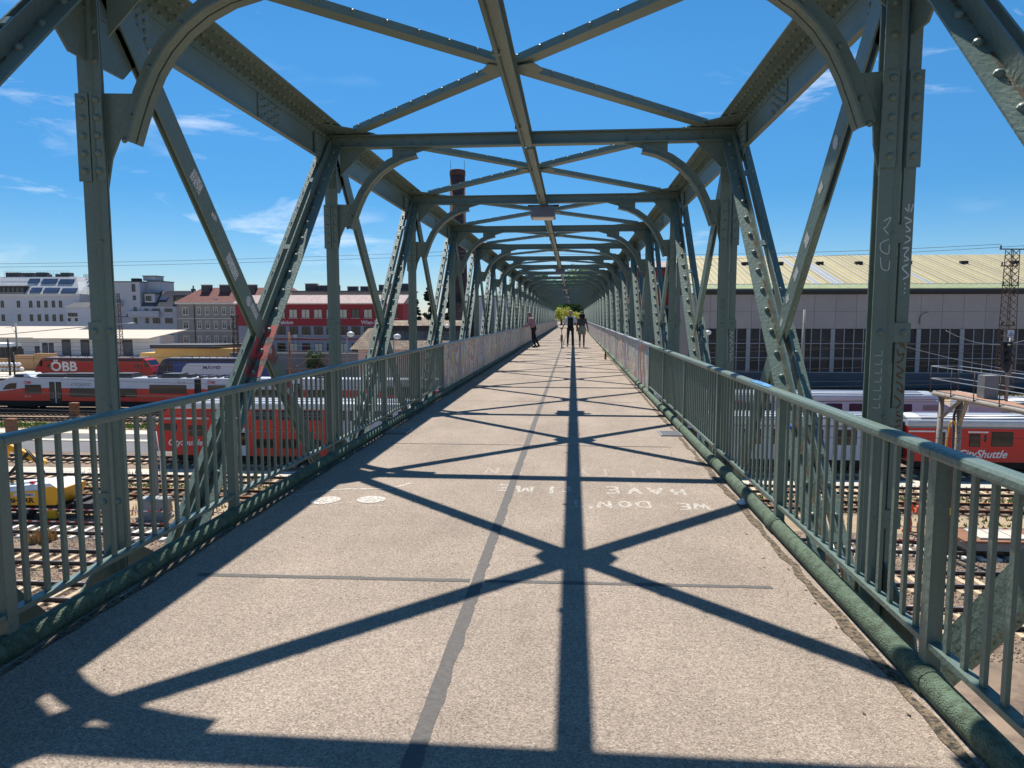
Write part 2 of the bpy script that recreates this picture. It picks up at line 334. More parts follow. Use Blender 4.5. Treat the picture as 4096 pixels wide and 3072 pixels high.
# buildings
M('plaster_white', srgb(198, 198, 202), .9, var=.05, scale=.3); M('plaster_grey', srgb(178, 180, 186), .9, var=.05, scale=.4); M('plaster_old', srgb(146, 140, 134), .92, var=.12, scale=.5, bump=.2, bscale=6, col2=srgb(112, 106, 102), mask=(.6, .75)); M('trim_pale', srgb(214, 208, 198), .85, var=.06)
M('plaster_red', srgb(164, 62, 66), .85, var=.06, scale=.4); M('plaster_blue', srgb(150, 154, 166), .88, var=.06, scale=.4); M('plaster_yellow', srgb(216, 172, 104), .9, var=.1, scale=.6); M('plaster_pink', srgb(196, 178, 168), .9, var=.08, scale=.6)
M('roof_dark', srgb(92, 92, 96), .6, .2, var=.12, scale=.6); M('roof_trim', srgb(58, 60, 66), .6, .2); M('roof_pale', srgb(206, 190, 172), .85, var=.12, scale=.6, stretch=(1, 6, 1))
M('frame_white', srgb(224, 222, 216), .6); M('frame_dark', srgb(58, 50, 48), .6); M('pane', srgb(34, 40, 46), .1, var=.5, scale=.35, spec=.8); M('pane_sky', srgb(66, 82, 112), .08, var=.25, scale=.3, spec=.9); M('blind', srgb(214, 206, 182), .8, var=.05)
M('metal_dark', srgb(70, 70, 74), .6, .3, var=.2, scale=1)
def rows_mat(name, c1, c2, freq, rough=.85, dirt=.15, vec='z', c3=None, cellw=0.0):
    m = bpy.data.materials.new(name); m.use_nodes = True; MATS[name] = m
    t = m.node_tree; b = t.nodes['Principled BSDF']; N = t.nodes.new; K = t.links.new
    g = N('ShaderNodeNewGeometry'); br = N('ShaderNodeTexBrick'); sx = N('ShaderNodeSeparateXYZ'); cb = N('ShaderNodeCombineXYZ'); K(g.outputs['Position'], sx.inputs[0])
    K(sx.outputs['X'], cb.inputs[0]); K(sx.outputs['Z'], cb.inputs[1]); K(cb.outputs[0], br.inputs['Vector'])
    br.inputs['Scale'].default_value = 1; br.inputs['Row Height'].default_value = freq; br.inputs['Brick Width'].default_value = cellw or freq * 1.2; br.inputs['Mortar Size'].default_value = freq * .09
    br.inputs['Color1'].default_value = (*c1, 1); br.inputs['Color2'].default_value = (*c2, 1); br.inputs['Mortar'].default_value = (*(c3 or tuple(x * .45 for x in c1)), 1)
    n = N('ShaderNodeTexNoise'); n.inputs['Scale'].default_value = .8; n.inputs['Detail'].default_value = 5; K(g.outputs['Position'], n.inputs[0])
    mr = N('ShaderNodeMapRange'); mr.inputs[1].default_value = .3; mr.inputs[2].default_value = .7; mr.inputs[3].default_value = 1 - dirt; mr.inputs[4].default_value = 1 + dirt; K(n.outputs[0], mr.inputs[0])
    v = N('ShaderNodeVectorMath'); v.operation = 'SCALE'; K(br.outputs[0], v.inputs[0]); K(mr.outputs[0], v.inputs['Scale']); K(v.outputs[0], b.inputs['Base Color'])
    bp = N('ShaderNodeBump'); bp.inputs['Strength'].default_value = .5; bp.inputs['Distance'].default_value = .04; bp.invert = True; K(br.outputs['Fac'], bp.inputs['Height']); K(bp.outputs[0], b.inputs['Normal'])
    b.inputs['Roughness'].default_value = rough
rows_mat('tiles_red', srgb(122, 72, 64), srgb(138, 82, 72), .33); rows_mat('tiles_white', srgb(222, 222, 218), srgb(206, 206, 204), .42, .5, .05, c3=srgb(150, 150, 152)); rows_mat('tiles_brown', srgb(160, 140, 118), srgb(122, 104, 88), .24, dirt=.25)
rows_mat('chimney_brick', srgb(92, 66, 60), srgb(76, 56, 52), .3, dirt=.25, c3=srgb(70, 56, 52), cellw=.5); rows_mat('tiles_pink', srgb(188, 166, 160), srgb(170, 148, 142), .3, dirt=.08); rows_mat('grille_brick', srgb(120, 104, 96), srgb(84, 70, 66), .28, cellw=.6)
M('hall_panel', srgb(166, 160, 157), .9, var=.06, scale=.5, obj_rand=.05); M('hall_plinth', srgb(92, 94, 102), .9, var=.15, scale=.6); M('hall_frame', srgb(158, 160, 166), .7, var=.08); M('hall_glass', srgb(50, 50, 53), .35, var=.35, scale=.5, spec=.3, obj_rand=.35)
M('roof_yellow', srgb(160, 145, 94), .65, var=.12, scale=.7, obj_rand=.2, stretch=(1, .2, 1)); M('roof_grey', srgb(150, 155, 162), .5, .2, var=.06, scale=.8); M('roof_rib', srgb(206, 202, 188), .6); M('roof_green', srgb(146, 154, 112), .8, var=.14, scale=.6, col2=srgb(120, 140, 92), mask=(.5, .7))
# people
M('skin', srgb(196, 146, 120), .6, var=.06, scale=20); M('skin_dark', srgb(96, 64, 50), .55, var=.08, scale=20); M('cloth_white', srgb(222, 224, 230), .85, var=.06, scale=14); M('cloth_black', srgb(30, 31, 36), .85, var=.2, scale=14); M('cloth_pink', srgb(170, 128, 132), .85, var=.08, scale=14)
M('cloth_grey', srgb(76, 74, 80), .85, var=.1, scale=14); M('cloth_sage', srgb(142, 144, 130), .85, var=.08, scale=14); M('cloth_orange', srgb(240, 92, 40), .75, var=.08, scale=10); M('hair_black', srgb(22, 20, 22), .7); M('hair_grey', srgb(120, 116, 112), .8); M('shoe_tan', srgb(190, 160, 140), .8); M('shoe_white', srgb(220, 220, 216), .7)
M('bottle_glass', srgb(42, 28, 14), .08, spec=.7); M('litter', srgb(230, 230, 228), .7); M('rubber', srgb(24, 24, 25), .8); M('bike_black', srgb(20, 20, 22), .4)
# ------------------------------------------------------------------ footbridge
XC = -.545; LP = 4.31; Y1 = 4.24          # axis, panel length, first joint in front of the camera
K0, K1 = -1, 26
JY = lambda k: Y1 + LP * (k - 1)
bridge = thing('truss_footbridge', 'long green riveted steel truss footbridge crossing the whole railway yard', 'bridge', (XC, 0, 0))
def riv(mb, mesh_name='rivets', mat='green_paint'): return mb.mesh(mesh_name, mat)
TM = {}
for s in (-1, 1):
    X = lambda h, s=s: s * h
    # upright of four angles with battens
    A0, A1, B0, B1 = (2.300, 2.370, 2.375, 2.445) if s < 0 else (2.235, 2.345, 2.366, 2.430); AR = (A0 + A1) / 2 - .008; BR = (B0 + B1) / 2 + .004
    a = MB()
    YB = .042 if s > 0 else -.010
    for yy, t in ((-.042, 1), (YB, -1)):
        a.box(X(A0), X(A1), yy, yy + .012 * t, -1.05, 3.40); a.box(X(A1 - .012), X(A1), yy + .012 * t, yy + .038 * t, -1.05, 3.40)
        a.box(X(B0), X(B1), yy, yy + .012 * t, -1.05, 3.40); a.box(X(B0), X(B0 + .012), yy + .012 * t, yy + (.038 if s > 0 else .0155) * t, -1.05, 3.40)
        # rounded root of the inner angle
        a.prism([(X(A1 - .030), yy - .001 * t), (X(A1 - .014), yy - .011 * t), (X(A1), yy - .014 * t), (X(A1), yy + .002 * t), (X(A1 - .030), yy + .002 * t)], -1.05, 3.40, 'z')
    TM['post', s] = a.mesh('post', 'green_paint')
    b = MB(); b.box(X(A1 + .001), X(B1 + .01), -.056, -.0435, -.055, .055); TM['batten_f', s] = b.mesh('batten', 'green_paint'); b = MB(); b.box(X(A1 + .001), X(B1 + .01), YB + .0015, YB + .014, -.055, .055); TM['batten_b', s] = b.mesh('batten', 'green_paint'); b = MB(); b.box(X(A1 + .001), X(B0 + .02), -.052, -.0435, -.05, .05); TM['batten_s', s] = b.mesh('batten', 'green_paint')
    r = MB()
    for z in (.35, 1.43): r.dome((X(AR), -.042, z), (0, -1, 0), .022); r.dome((X(BR), -.056, z), (0, -1, 0), .022)
    for z in (.95, 1.98): r.dome((X(A1 - .02), -.045, z), (0, -1, 0), .014)
    for i in range(5):
        z = 2.40 + i * .105; r.dome((X(AR), -.056, z), (0, -1, 0), .022); r.dome((X(BR + .006), -.056, z), (0, -1, 0), .022)
    for z in (3.05, 3.22): r.dome((X(AR), -.042, z), (0, -1, 0), .020)
    TM['post_riv', s] = riv(r)
    # knee gusset on the upright
    g = MB(); g.prism([(X(A0 + .012), 2.30), (X(A0 - .025), 2.48), (X(2.20), 2.64), (X(2.05), 2.86), (X(A0 + .012), 2.87)], -.008, .008, 'y')
    g.box(X(A0 - .006), X(A1 - .032), -.0545, -.0445, 2.34, 2.86); g.box(X(B0 + .004), X(B1 + .016), -.0545, -.0445, 2.34, 2.86); g.box(X(B0 + .004), X(B1 + .016), YB + .0025, YB + .0125, 2.34, 2.86)
    TM['gusset', s] = g.mesh('gusset_plate', 'green_paint')
    # curved knee brace: web + two flange strips with a slot between
    pts = [(2.215, 2.60), (2.165, 2.74), (2.11, 2.88), (2.035, 3.03), (1.94, 3.165), (1.82, 3.285), (1.68, 3.385), (1.52, 3.46), (1.345, 3.505)]
    def offs(pp, d):
        o = []
        for i, (p, q) in enumerate(pp):
            x0, z0 = pp[max(i - 1, 0)]; x1, z1 = pp[min(i + 1, len(pp) - 1)]; l = math.hypot(x1 - x0, z1 - z0); o.append((p + (z1 - z0) / l * -d, q + (x1 - x0) / l * d))
        return o
    inn = offs(pts, .085); inn2 = offs(pts, .10)
    k = MB()
    for i in range(len(pts) - 1):
        def hx(A, B, ya, yb):
            k.hexa([(X(A[i][0]), ya, A[i][1]), (X(A[i + 1][0]), ya, A[i + 1][1]), (X(A[i + 1][0]), yb, A[i + 1][1]), (X(A[i][0]), yb, A[i][1]), (X(B[i][0]), ya, B[i][1]), (X(B[i + 1][0]), ya, B[i + 1][1]), (X(B[i + 1][0]), yb, B[i + 1][1]), (X(B[i][0]), yb, B[i][1])])
        hx(pts, inn, -.022, -.011); hx(pts, inn, .011, .022)
        hx(inn, inn2, -.075, -.008); hx(inn, inn2, .008, .075)
    TM['knee', s] = k.mesh('knee_brace', 'green_paint')
    r = MB()
    for i, (p, q) in enumerate(offs(pts, .04)):
        if i in (0, 1, 3, 5, 7, 8): r.dome((X(p), -.022, q), (0, -1, 0), .020)
    TM['knee_riv', s] = riv(r)
    # corner plates under the cross beam
    c = MB(); c.prism([(X(2.26), 3.525), (X(1.93), 3.525), (X(2.26), 3.20)], -.006, .006, 'y'); TM['corner', s] = c.mesh('corner_plate', 'green_paint'); c = MB(); c.prism([(X(1.62), 3.525), (X(1.10), 3.525), (X(1.34), 3.455), (X(1.62), 3.42)], -.0065, .0065, 'y')
    TM['seat', s] = c.mesh('seat_plate', 'green_paint')
    # top chord: web, angles, cover plates
    c = MB(); c.box(X(2.40), X(2.412), 0, LP, 3.345, 3.70)
    c.box(X(2.389), X(2.400), 0, LP, 3.595, 3.70); c.box(X(2.29), X(2.400), 0, LP, 3.7005, 3.712); c.box(X(2.412), X(2.423), 0, LP, 3.595, 3.70); c.box(X(2.412), X(2.46), 0, LP, 3.7005, 3.712)
    c.box(X(2.15), X(2.465), 0, LP, 3.7125, 3.724); c.box(X(2.165), X(2.45), LP * .1, LP * .9, 3.7245, 3.736)
    c.box(X(2.36), X(2.40), 0, LP, 3.345, 3.353)
    TM['chord', s] = c.mesh('top_chord', 'green_paint')
    r = MB(); n = 36
    for i in range(n):
        y = (i + .5) * LP / n; r.dome((X(2.389), y, 3.645), (-s, 0, 0), .023, .018, n=7); r.dome((X(2.340), y + .03, 3.7005), (0, 0, -1), .023, .018, n=7); r.dome((X(2.225), y, 3.7125), (0, 0, -1), .021, .016, n=7)
    TM['chord_riv', s] = riv(r)
    # splice plate on the web, every second panel
    c = MB(); c.box(X(2.3885), X(2.3995), 2.36, 2.86, 3.36, 3.588); TM['splice', s] = c.mesh('splice_plate', 'green_paint')
    r = MB()
    for i in range(6):
        for j in range(3): r.dome((X(2.3885), 2.42 + i * .076, 3.40 + j * .07 + (i % 2) * .03), (-s, 0, 0), .021, .016, n=7)
    TM['splice_riv', s] = riv(r)
    # joint plates at the chord
    c = MB(); c.prism([(-.52, 3.60), (-.52, 3.36), (-.20, 3.05), (.30, 3.05), (.62, 3.36), (.62, 3.60)], X(2.372), X(2.3875), 'x')
    c.prism([(X(2.41), -.58), (X(2.04), -.26), (X(1.83), .0), (X(2.04), .22), (X(2.41), .48)], 3.688, 3.699, 'z')
    TM['joint', s] = c.mesh('joint_plate', 'green_paint')
    r = MB()
    for y in (-.46, -.38, .48, .56):
        for z in (3.39, 3.45, 3.51, 3.57): r.dome((X(2.372), y, z), (-s, 0, 0), .020, n=7)
    for (p, q) in ((2.25, -.15), (2.15, -.1), (2.05, -.03), (1.95, .02), (2.3, .25), (2.2, .2), (2.1, .12), (2.28, -.3)): r.dome((X(p), q, 3.688), (0, 0, -1), .016, n=6)
    TM['joint_riv', s] = riv(r)
    # tie: pair of flat bars running down away from the camera
    a = MB(); p0, p1 = Vector((0, .10, 3.62)), Vector((0, LP - .05, -.95))
    for h in (2.335, 2.378): a.beam(p0 + Vector((X(h), 0, 0)), p1 + Vector((X(h), 0, 0)), .012, .185, up=(0, 1, 1))
    TM['tie', s] = a.mesh('diagonal_tie', 'green_paint')
    # strut: two angles with upstanding legs running down towards the camera
    a = MB(); d = (Vector((0, 0, -.95)) - Vector((0, LP, 3.60))).normalized(); nrm = Vector((0, d.z, -d.y)); nrm = nrm if nrm.z > 0 else -nrm
    q0, q1 = Vector((0, LP - .06, 3.54)), Vector((0, .0, -.95))
    for h0, h1, hl in ((2.215, 2.345, 2.339), (2.395, 2.50, 2.401)):
        hc = (h0 + h1) / 2; a.beam(q0 + Vector((X(hc), 0, 0)), q1 + Vector((X(hc), 0, 0)), h1 - h0, .012, up=nrm)
        a.beam(q0 + Vector((X(hl), 0, 0)) + nrm * .051, q1 + Vector((X(hl), 0, 0)) + nrm * .051, .012, .09, up=nrm)
    TM['strut', s] = a.mesh('diagonal_strut', 'green_paint')
    b = MB(); ln = (q1 - q0).length; b.beam(Vector((X(2.37), 0, 0)) + nrm * .085, d * .07 + Vector((X(2.37), 0, 0)) + nrm * .085, .050, .018, up=nrm); TM['strut_bat', s] = b.mesh('batten', 'green_paint')
    r = MB(); n = 24
    for i in range(n):
        p = q0 + d * ln * (i + .5) / n + nrm * .006
        r.dome(p + Vector((X(2.29), 0, 0)), nrm, .025, .023); r.dome(p + Vector((X(2.452), 0, 0)), nrm, .025, .023)
    TM['strut_riv', s] = riv(r)
    # lower joint gusset and bottom chord
    c = MB(); c.prism([(-.75, -.98), (-.42, -.15), (0, .12), (.42, -.15), (.75, -.98)], X(2.366), X(2.380), 'x'); TM['foot', s] = c.mesh('foot_plate', 'green_paint')
    c = MB(); c.box(X(2.33), X(2.345), 0, LP, -1.25, -.88); c.box(X(2.42), X(2.435), 0, LP, -1.25, -.88); c.box(X(2.25), X(2.52), 0, LP, -1.27, -1.25); TM['bottom', s] = c.mesh('bottom_chord', 'green_paint')
    # wind brace from the joint to the middle of the panel and on
    a = MB(); e0, e1 = Vector((X(2.0), .12, 3.672)), Vector((0.0, LP / 2, 3.672)); e2 = Vector((X(-2.0), LP - .12, 3.672))
    dz = Vector((0, 0, .012 if s > 0 else 0))
    dd = (e2 - e0).normalized(); side = dd.cross(Vector((0, 0, 1))); side = side if side.y < 0 else -side
    a.beam(e0 + dz, e2 + dz, .130, .010); a.beam(e0 + dz + side * .058 + Vector((0, 0, .032)), e2 + dz + side * .058 + Vector((0, 0, .032)), .010, .054)
    TM['brace', s] = a.mesh('wind_brace', 'green_paint')
    r = MB(); n = 20
    for i in range(n):
        p = e0.lerp(e2, (i + .5) / n) + dz; r.dome(p + side * .063 + Vector((0, 0, .036)), side, .020, .016, n=7)
    TM['brace_riv', s] = riv(r)
# cross beam
a = MB(); a.box(-2.36, 2.36, -.006, .006, 3.535, 3.655); a.box(-2.36, 2.36, -.055, .055, 3.52, 3.5345); a.box(-2.36, 2.36, -.055, .055, 3.6555, 3.67); TM['cross'] = a.mesh('cross_beam', 'green_paint')
r = MB()
for sx in (-1, 1):
    for i in range(5): r.dome((sx * (1.15 + i * .115), -.006, 3.575 + (i % 2) * .045), (0, -1, 0), .021)
    for i in range(3): r.dome((sx * (2.0 + i * .11), -.006, 3.575 + (i % 2) * .045), (0, -1, 0), .021)
TM['cross_riv'] = riv(r)
# ridge beam with conduit
a = MB(); a.box(-.058, .058, .058, LP - .058, 3.49, 3.503); a.box(-.008, .008, .058, LP - .058, 3.503, 3.64); a.box(-.058, .058, .058, LP - .058, 3.6405, 3.653); TM['ridge'] = a.mesh('ridge_beam', 'green_paint')
a = MB(); a.tube([(-.04, 0, 3.466), (-.04, LP, 3.466)], .018, 8); a.box(-.07, -.01, 1.2, 1.24, 3.455, 3.4895); a.box(-.07, -.01, 3.3, 3.34, 3.455, 3.4895); TM['conduit'] = a.mesh('conduit', 'green_paint')
a = MB(); a.prism([(-.27, LP / 2), (-.19, LP / 2 - .17), (-.05, LP / 2 - .10), (.05, LP / 2 - .10), (.19, LP / 2 - .17), (.27, LP / 2), (.19, LP / 2 + .17), (.05, LP / 2 + .10), (-.05, LP / 2 + .10), (-.19, LP / 2 + .17)], 3.6545, 3.664, 'z'); TM['cross_plate'] = a.mesh('joint_plate', 'green_paint')
a = MB(); a.box(-2.5, 2.5, -.01, .01, -1.05, -.32); a.box(-2.5, 2.5, -.1, .1, -.319, -.305); a.box(-2.5, 2.5, -.1, .1, -1.065, -1.051); TM['floor_beam'] = a.mesh('floor_beam', 'green_paint')
def part(name, me, y, sub=None):
    o = ob(name, me, bridge, (0, y, 0))
    if sub: ob('rivets', sub, o, kind='stuff')
    return o
for k in range(K0, K1 + 1):
    y = JY(k)
    for s in (-1, 1):
        p = part('post', TM['post', s], y, TM['post_riv', s]); [ob('batten', TM[nm_, s], p, (0, 0, z_)) for z_ in (.35, 1.43) for nm_ in ('batten_f', 'batten_b')]; [ob('batten', TM['batten_s', s], p, (0, 0, z_)) for z_ in (.95, 1.98)]
        part('gusset_plate', TM['gusset', s], y); part('knee_brace', TM['knee', s], y, TM['knee_riv', s]); part('corner_plate', TM['corner', s], y); part('seat_plate', TM['seat', s], y); part('joint_plate', TM['joint', s], y, TM['joint_riv', s]); part('foot_plate', TM['foot', s], y)
        if k < K1:
            part('top_chord', TM['chord', s], y, TM['chord_riv', s]); part('bottom_chord', TM['bottom', s], y)
            if k % 2: part('splice_plate', TM['splice', s], y, TM['splice_riv', s])
            part('diagonal_tie', TM['tie', s], y); q = part('diagonal_strut', TM['strut', s], y, TM['strut_riv', s]); [ob('batten', TM['strut_bat', s], q, q0.lerp(q1, t_)) for t_ in (.12, .3, .47, .64, .80)]
            part('wind_brace', TM['brace', s], y, TM['brace_riv', s])
    part('cross_beam', TM['cross'], y, TM['cross_riv']); part('floor_beam', TM['floor_beam'], y)
    if k < K1: part('ridge_beam', TM['ridge'], y); part('conduit', TM['conduit'], y); part('joint_plate', TM['cross_plate'], y)
# lattice portal where the first span ends
for yy in (JY(10) + .25, JY(11) - .2):
    a = MB(); a.box(-2.3, 2.3, -.03, .03, 3.50, 3.518); a.box(-2.3, 2.3, -.03, .03, 3.30, 3.318)
    for i in range(11):
        x0 = -2.2 + i * .4; a.beam((x0, 0, 3.31), (x0 + .2, 0, 3.51), .02, .035, up=(0, 1, 0)); a.beam((x0 + .2, 0, 3.51), (x0 + .4, 0, 3.31), .02, .035, up=(0, 1, 0))
    ob('lattice_portal', a.mesh('lattice_portal', 'green_paint'), bridge, (0, yy, 0))
# climbing guards of dark mesh on the outer side of the uprights
a = MB(); a.box(-.14, .14, -.012, .012, .55, 2.0)
for i in range(14): a.box(-.15, .15, -.02, .02, .6 + i * .1, .61 + i * .1)
a.box(-.15, -.135, -.02, .02, .5, 2.02); a.box(.135, .15, -.02, .02, .5, 2.02)
cg = a.mesh('climbing_guard', 'black_mesh')
for k in range(5, 20):
    for s in (-1, 1):
        if s > 0 and k < 6: continue
        ob('climbing_guard', cg, bridge, (s * 2.66, JY(k) + 1.1 + (k % 3) * .25, .0), (0, 0, R(random.uniform(-6, 6))))
# piers
for k in (-1, 10.5, 22):
    a = MB(); a.box(-2.9, 2.9, -.7, .7, G - .2, -1.7); a.box(-3.1, 3.1, -.85, .85, -1.7, -1.27); ob('pier', a.mesh('pier', 'concrete'), bridge, (0, JY(k), 0))
# ------------------------------------------------------------------ deck
DX0, DX1 = -2.50, 1.44
nd = 60; a = MB(); a.box(DX0, DX1, -5.5, 118, -.30, 0.0)
deck = ob('footpath', a.mesh('footpath', 'deck_asphalt'), None, kind='structure')
def ribbon(pts, w, z, mat, name, parent, jag=0.0, seed=1):
    rnd = random.Random(seed); b = MB(); P = [Vector((p[0], p[1], 0)) for p in pts]; Lf = []; Rt = []
    for i, p in enumerate(P):
        d = P[min(i + 1, len(P) - 1)] - P[max(i - 1, 0)]; d.normalize(); n = Vector((-d.y, d.x, 0)); ww = w[i] if isinstance(w, list) else w
        Lf.append(p + n * (ww / 2 + rnd.uniform(-jag, jag))); Rt.append(p - n * (ww / 2 + rnd.uniform(-jag, jag)))
    for i in range(len(P) - 1):
        b.add([(*Rt[i].xy, z), (*Rt[i + 1].xy, z), (*Lf[i + 1].xy, z), (*Lf[i].xy, z)], [(0, 1, 2, 3)])
    return ob(name, b.mesh(name, mat, False), parent)
def seam(x0, y0, x1, y1, w, seed, jag=.004, step=.12):
    n = max(2, int(math.hypot(x1 - x0, y1 - y0) / step)); rnd = random.Random(seed)
    return [(x0 + (x1 - x0) * i / n + rnd.uniform(-.004, .004), y0 + (y1 - y0) * i / n + rnd.uniform(-.004, .004)) for i in range(n + 1)]
ribbon(seam(-.535, -2, -.545, 40, .07, 3, step=.05), .068, .002, 'tar', 'sealed_joint', deck, .006, 3)
ribbon(seam(-.545, 40.1, -.545, 117, .07, 4, step=.6), .070, .002, 'tar', 'sealed_joint', deck, .004, 4)
ribbon(seam(-2.2, 3.90, -.581, 3.942, .035, 5, step=.05), .046, .002, 'tar', 'sealed_joint', deck, .003, 5); ribbon(seam(-.502, 3.944, 1.13, 3.985, .035, 6, step=.05), .040, .002, 'tar', 'sealed_joint', deck, .003, 6)
for i in range(1, 12):
    yy = 3.94 + 4.34 * i; ribbon(seam(-2.2, yy, 1.17, yy + .04, .02, 9 + i), .018, .0032, 'tar', 'sealed_joint', deck, .003, i)
for sx, x in ((-1, DX0 + .075), (1, DX1 - .085)):
    pts = [(x + random.uniform(-.008, .008), -3 + i * .15) for i in range(240)]
    ribbon(pts, .05, .0042, 'rust_edge', 'edge_joint', deck, .014, 20 + sx)
# drain grates
for gx, gy in ((-2.28, 9.15), (1.27, 9.27)):
    b = MB(); b.box(-.13, .13, -.2, .2, .001, .003)
    for i in range(9): b.box(-.12, .12, -.185 + i * .043, -.165 + i * .043, .003, .012, 1)
    b.box(-.14, -.12, -.2, .2, .0, .013, 1); b.box(.12, .14, -.2, .2, 0, .013, 1)
    ob('drain_grate', b.mesh('drain_grate', ['machine_black', 'galv']), deck, (gx, gy, .002))
# chalk writing by hand, made to be read by someone walking towards the camera
GL = {'W': [[(0, 1), (.2, 0), (.4, .7), (.6, 0), (.85, 1)]], 'E': [[(.6, 1), (.05, .95), (.05, .05), (.6, 0)], [(.05, .5), (.45, .52)]], 'D': [[(.05, 0), (.05, 1)], [(.0, 1), (.5, .85), (.6, .5), (.45, .1), (0, 0)]], 'O': [[(.3, 1), (.05, .7), (.08, .2), (.35, 0), (.62, .3), (.58, .8), (.3, 1)]], 'N': [[(.05, 0), (.05, 1), (.55, .05), (.58, 1)]], "'": [[(.1, 1), (.05, .75)]], 'T': [[(0, 1), (.65, .97)], [(.32, .97), (.3, 0)]], 'H': [[(.05, 1), (.05, 0)], [(.55, 1), (.58, 0)], [(.05, .5), (.57, .5)]], 'A': [[(0, 0), (.3, 1), (.62, 0)], [(.12, .38), (.5, .36)]], 'V': [[(0, 1), (.3, 0), (.6, 1)]], 'I': [[(.1, 1), (.12, 0)]], 'M': [[(.0, 0), (.08, 1), (.38, .3), (.68, 1), (.78, 0)]], 'P': [[(.05, 0), (.05, 1), (.5, .9), (.5, .6), (.05, .5)]], 'Y': [[(0, 1), (.3, .5), (.6, 1)], [(.3, .5), (.28, 0)]]}
def chalk(body, hgt, x_start, cy, mat, w, adv, seed):
    rnd = random.Random(seed); x = x_start
    for ch in body:
        if ch in GL:
            kx = hgt * rnd.uniform(.72, .9); ky = hgt * rnd.uniform(.9, 1.1); oy = rnd.uniform(-.03, .03)
            for ln in GL[ch]:
                P = [(x - p * kx + rnd.uniform(-.008, .008), cy - (q - .5) * ky + oy + rnd.uniform(-.008, .008)) for p, q in ln]; Q = []
                for i in range(len(P) - 1):
                    for t in range(5): Q.append((P[i][0] + (P[i + 1][0] - P[i][0]) * t / 5, P[i][1] + (P[i + 1][1] - P[i][1]) * t / 5))
                ribbon(Q + [P[-1]], w, .0016, mat, 'chalk_writing', deck, w * .22, seed + len(Q))
        x -= hgt * (adv if ch != "'" else .4)
chalk("WE DON'T", .19, 1.10, 5.70, 'chalk', .027, .82, 3); chalk('HAVE TIME', .22, .98, 6.16, 'chalk', .034, .86, 4); chalk('PITY  EN', .28, .85, 6.86, 'chalk_faint', .028, .80, 5)
b = MB(); b.prism([(.12 * math.cos(t * .349), .115 * math.sin(t * .349)) for t in range(18)], .004, .0055, 'z')
ce = b.mesh('chalk_spot', 'chalk'); ob('chalk_spot', ce, deck, (-1.66, 5.67, 0)); ob('chalk_spot', ce, deck, (-2.03, 5.61, 0), (0, 0, 1), scale=(1.1, .95, 1))
ribbon([(-2.35, 5.74), (-2.2, 5.9), (-2.0, 6.0), (-1.8, 6.02), (-1.6, 6.05), (-1.46, 6.27)], .03, .005, 'chalk', 'chalk_line', deck, .006)
ribbon([(-2.3, 5.42), (-2.1, 5.40), (-1.9, 5.52), (-1.83, 5.60), (-1.75, 5.50), (-1.6, 5.46), (-1.4, 5.52)], .014, .005, 'chalk_faint', 'chalk_line', deck, .004)
# hairline cracks
for pts in ([(1.12, 4.4), (1.2, 3.98), (1.15, 3.7), (1.28, 3.4), (1.3, 3.0)], [(1.0, 3.36), (1.1, 3.33), (1.3, 3.38)], [(1.05, 9), (1.12, 8.3), (1.08, 7.6), (1.2, 6.9)]):
    P = []
    for i in range(len(pts) - 1):
        for t in range(6): f = t / 6; P.append((pts[i][0] + (pts[i + 1][0] - pts[i][0]) * f + random.uniform(-.01, .01), pts[i][1] + (pts[i + 1][1] - pts[i][1]) * f))
    ribbon(P, .005, .0012, 'crack_tan', 'crack', deck, .002)
# grit and leaf litter blown against the kerbs
rnd = random.Random(21); b = MB()
for i in range(420):
    sd_ = rnd.random() < .75; x = (DX1 - .06 - abs(rnd.gauss(0, .09))) if sd_ else (DX0 + .08 + abs(rnd.gauss(0, .06))); y = rnd.uniform(1.5, 30) ** 1.0; r_ = rnd.uniform(.004, .016); an = rnd.uniform(0, 6.28); ca, sa = math.cos(an) * r_, math.sin(an) * r_
    b.add([(x - ca, y - sa, .002), (x + sa * .5, y - ca * .5, .003), (x + ca, y + sa, .002 + r_ * .4), (x - sa * .5, y + ca * .5, .003)], [(0, 1, 2, 3)])
for i in range(90):
    x = rnd.uniform(DX0 + .3, DX1 - .2); y = rnd.uniform(1.8, 16); r_ = rnd.uniform(.003, .009); b.add([(x - r_, y, .002), (x, y - r_, .002), (x + r_, y, .003), (x, y + r_ * .7, .002)], [(0, 1, 2, 3)])
ob('leaf_litter', b.mesh('leaf_litter', 'litter_brown', False), kind='stuff')
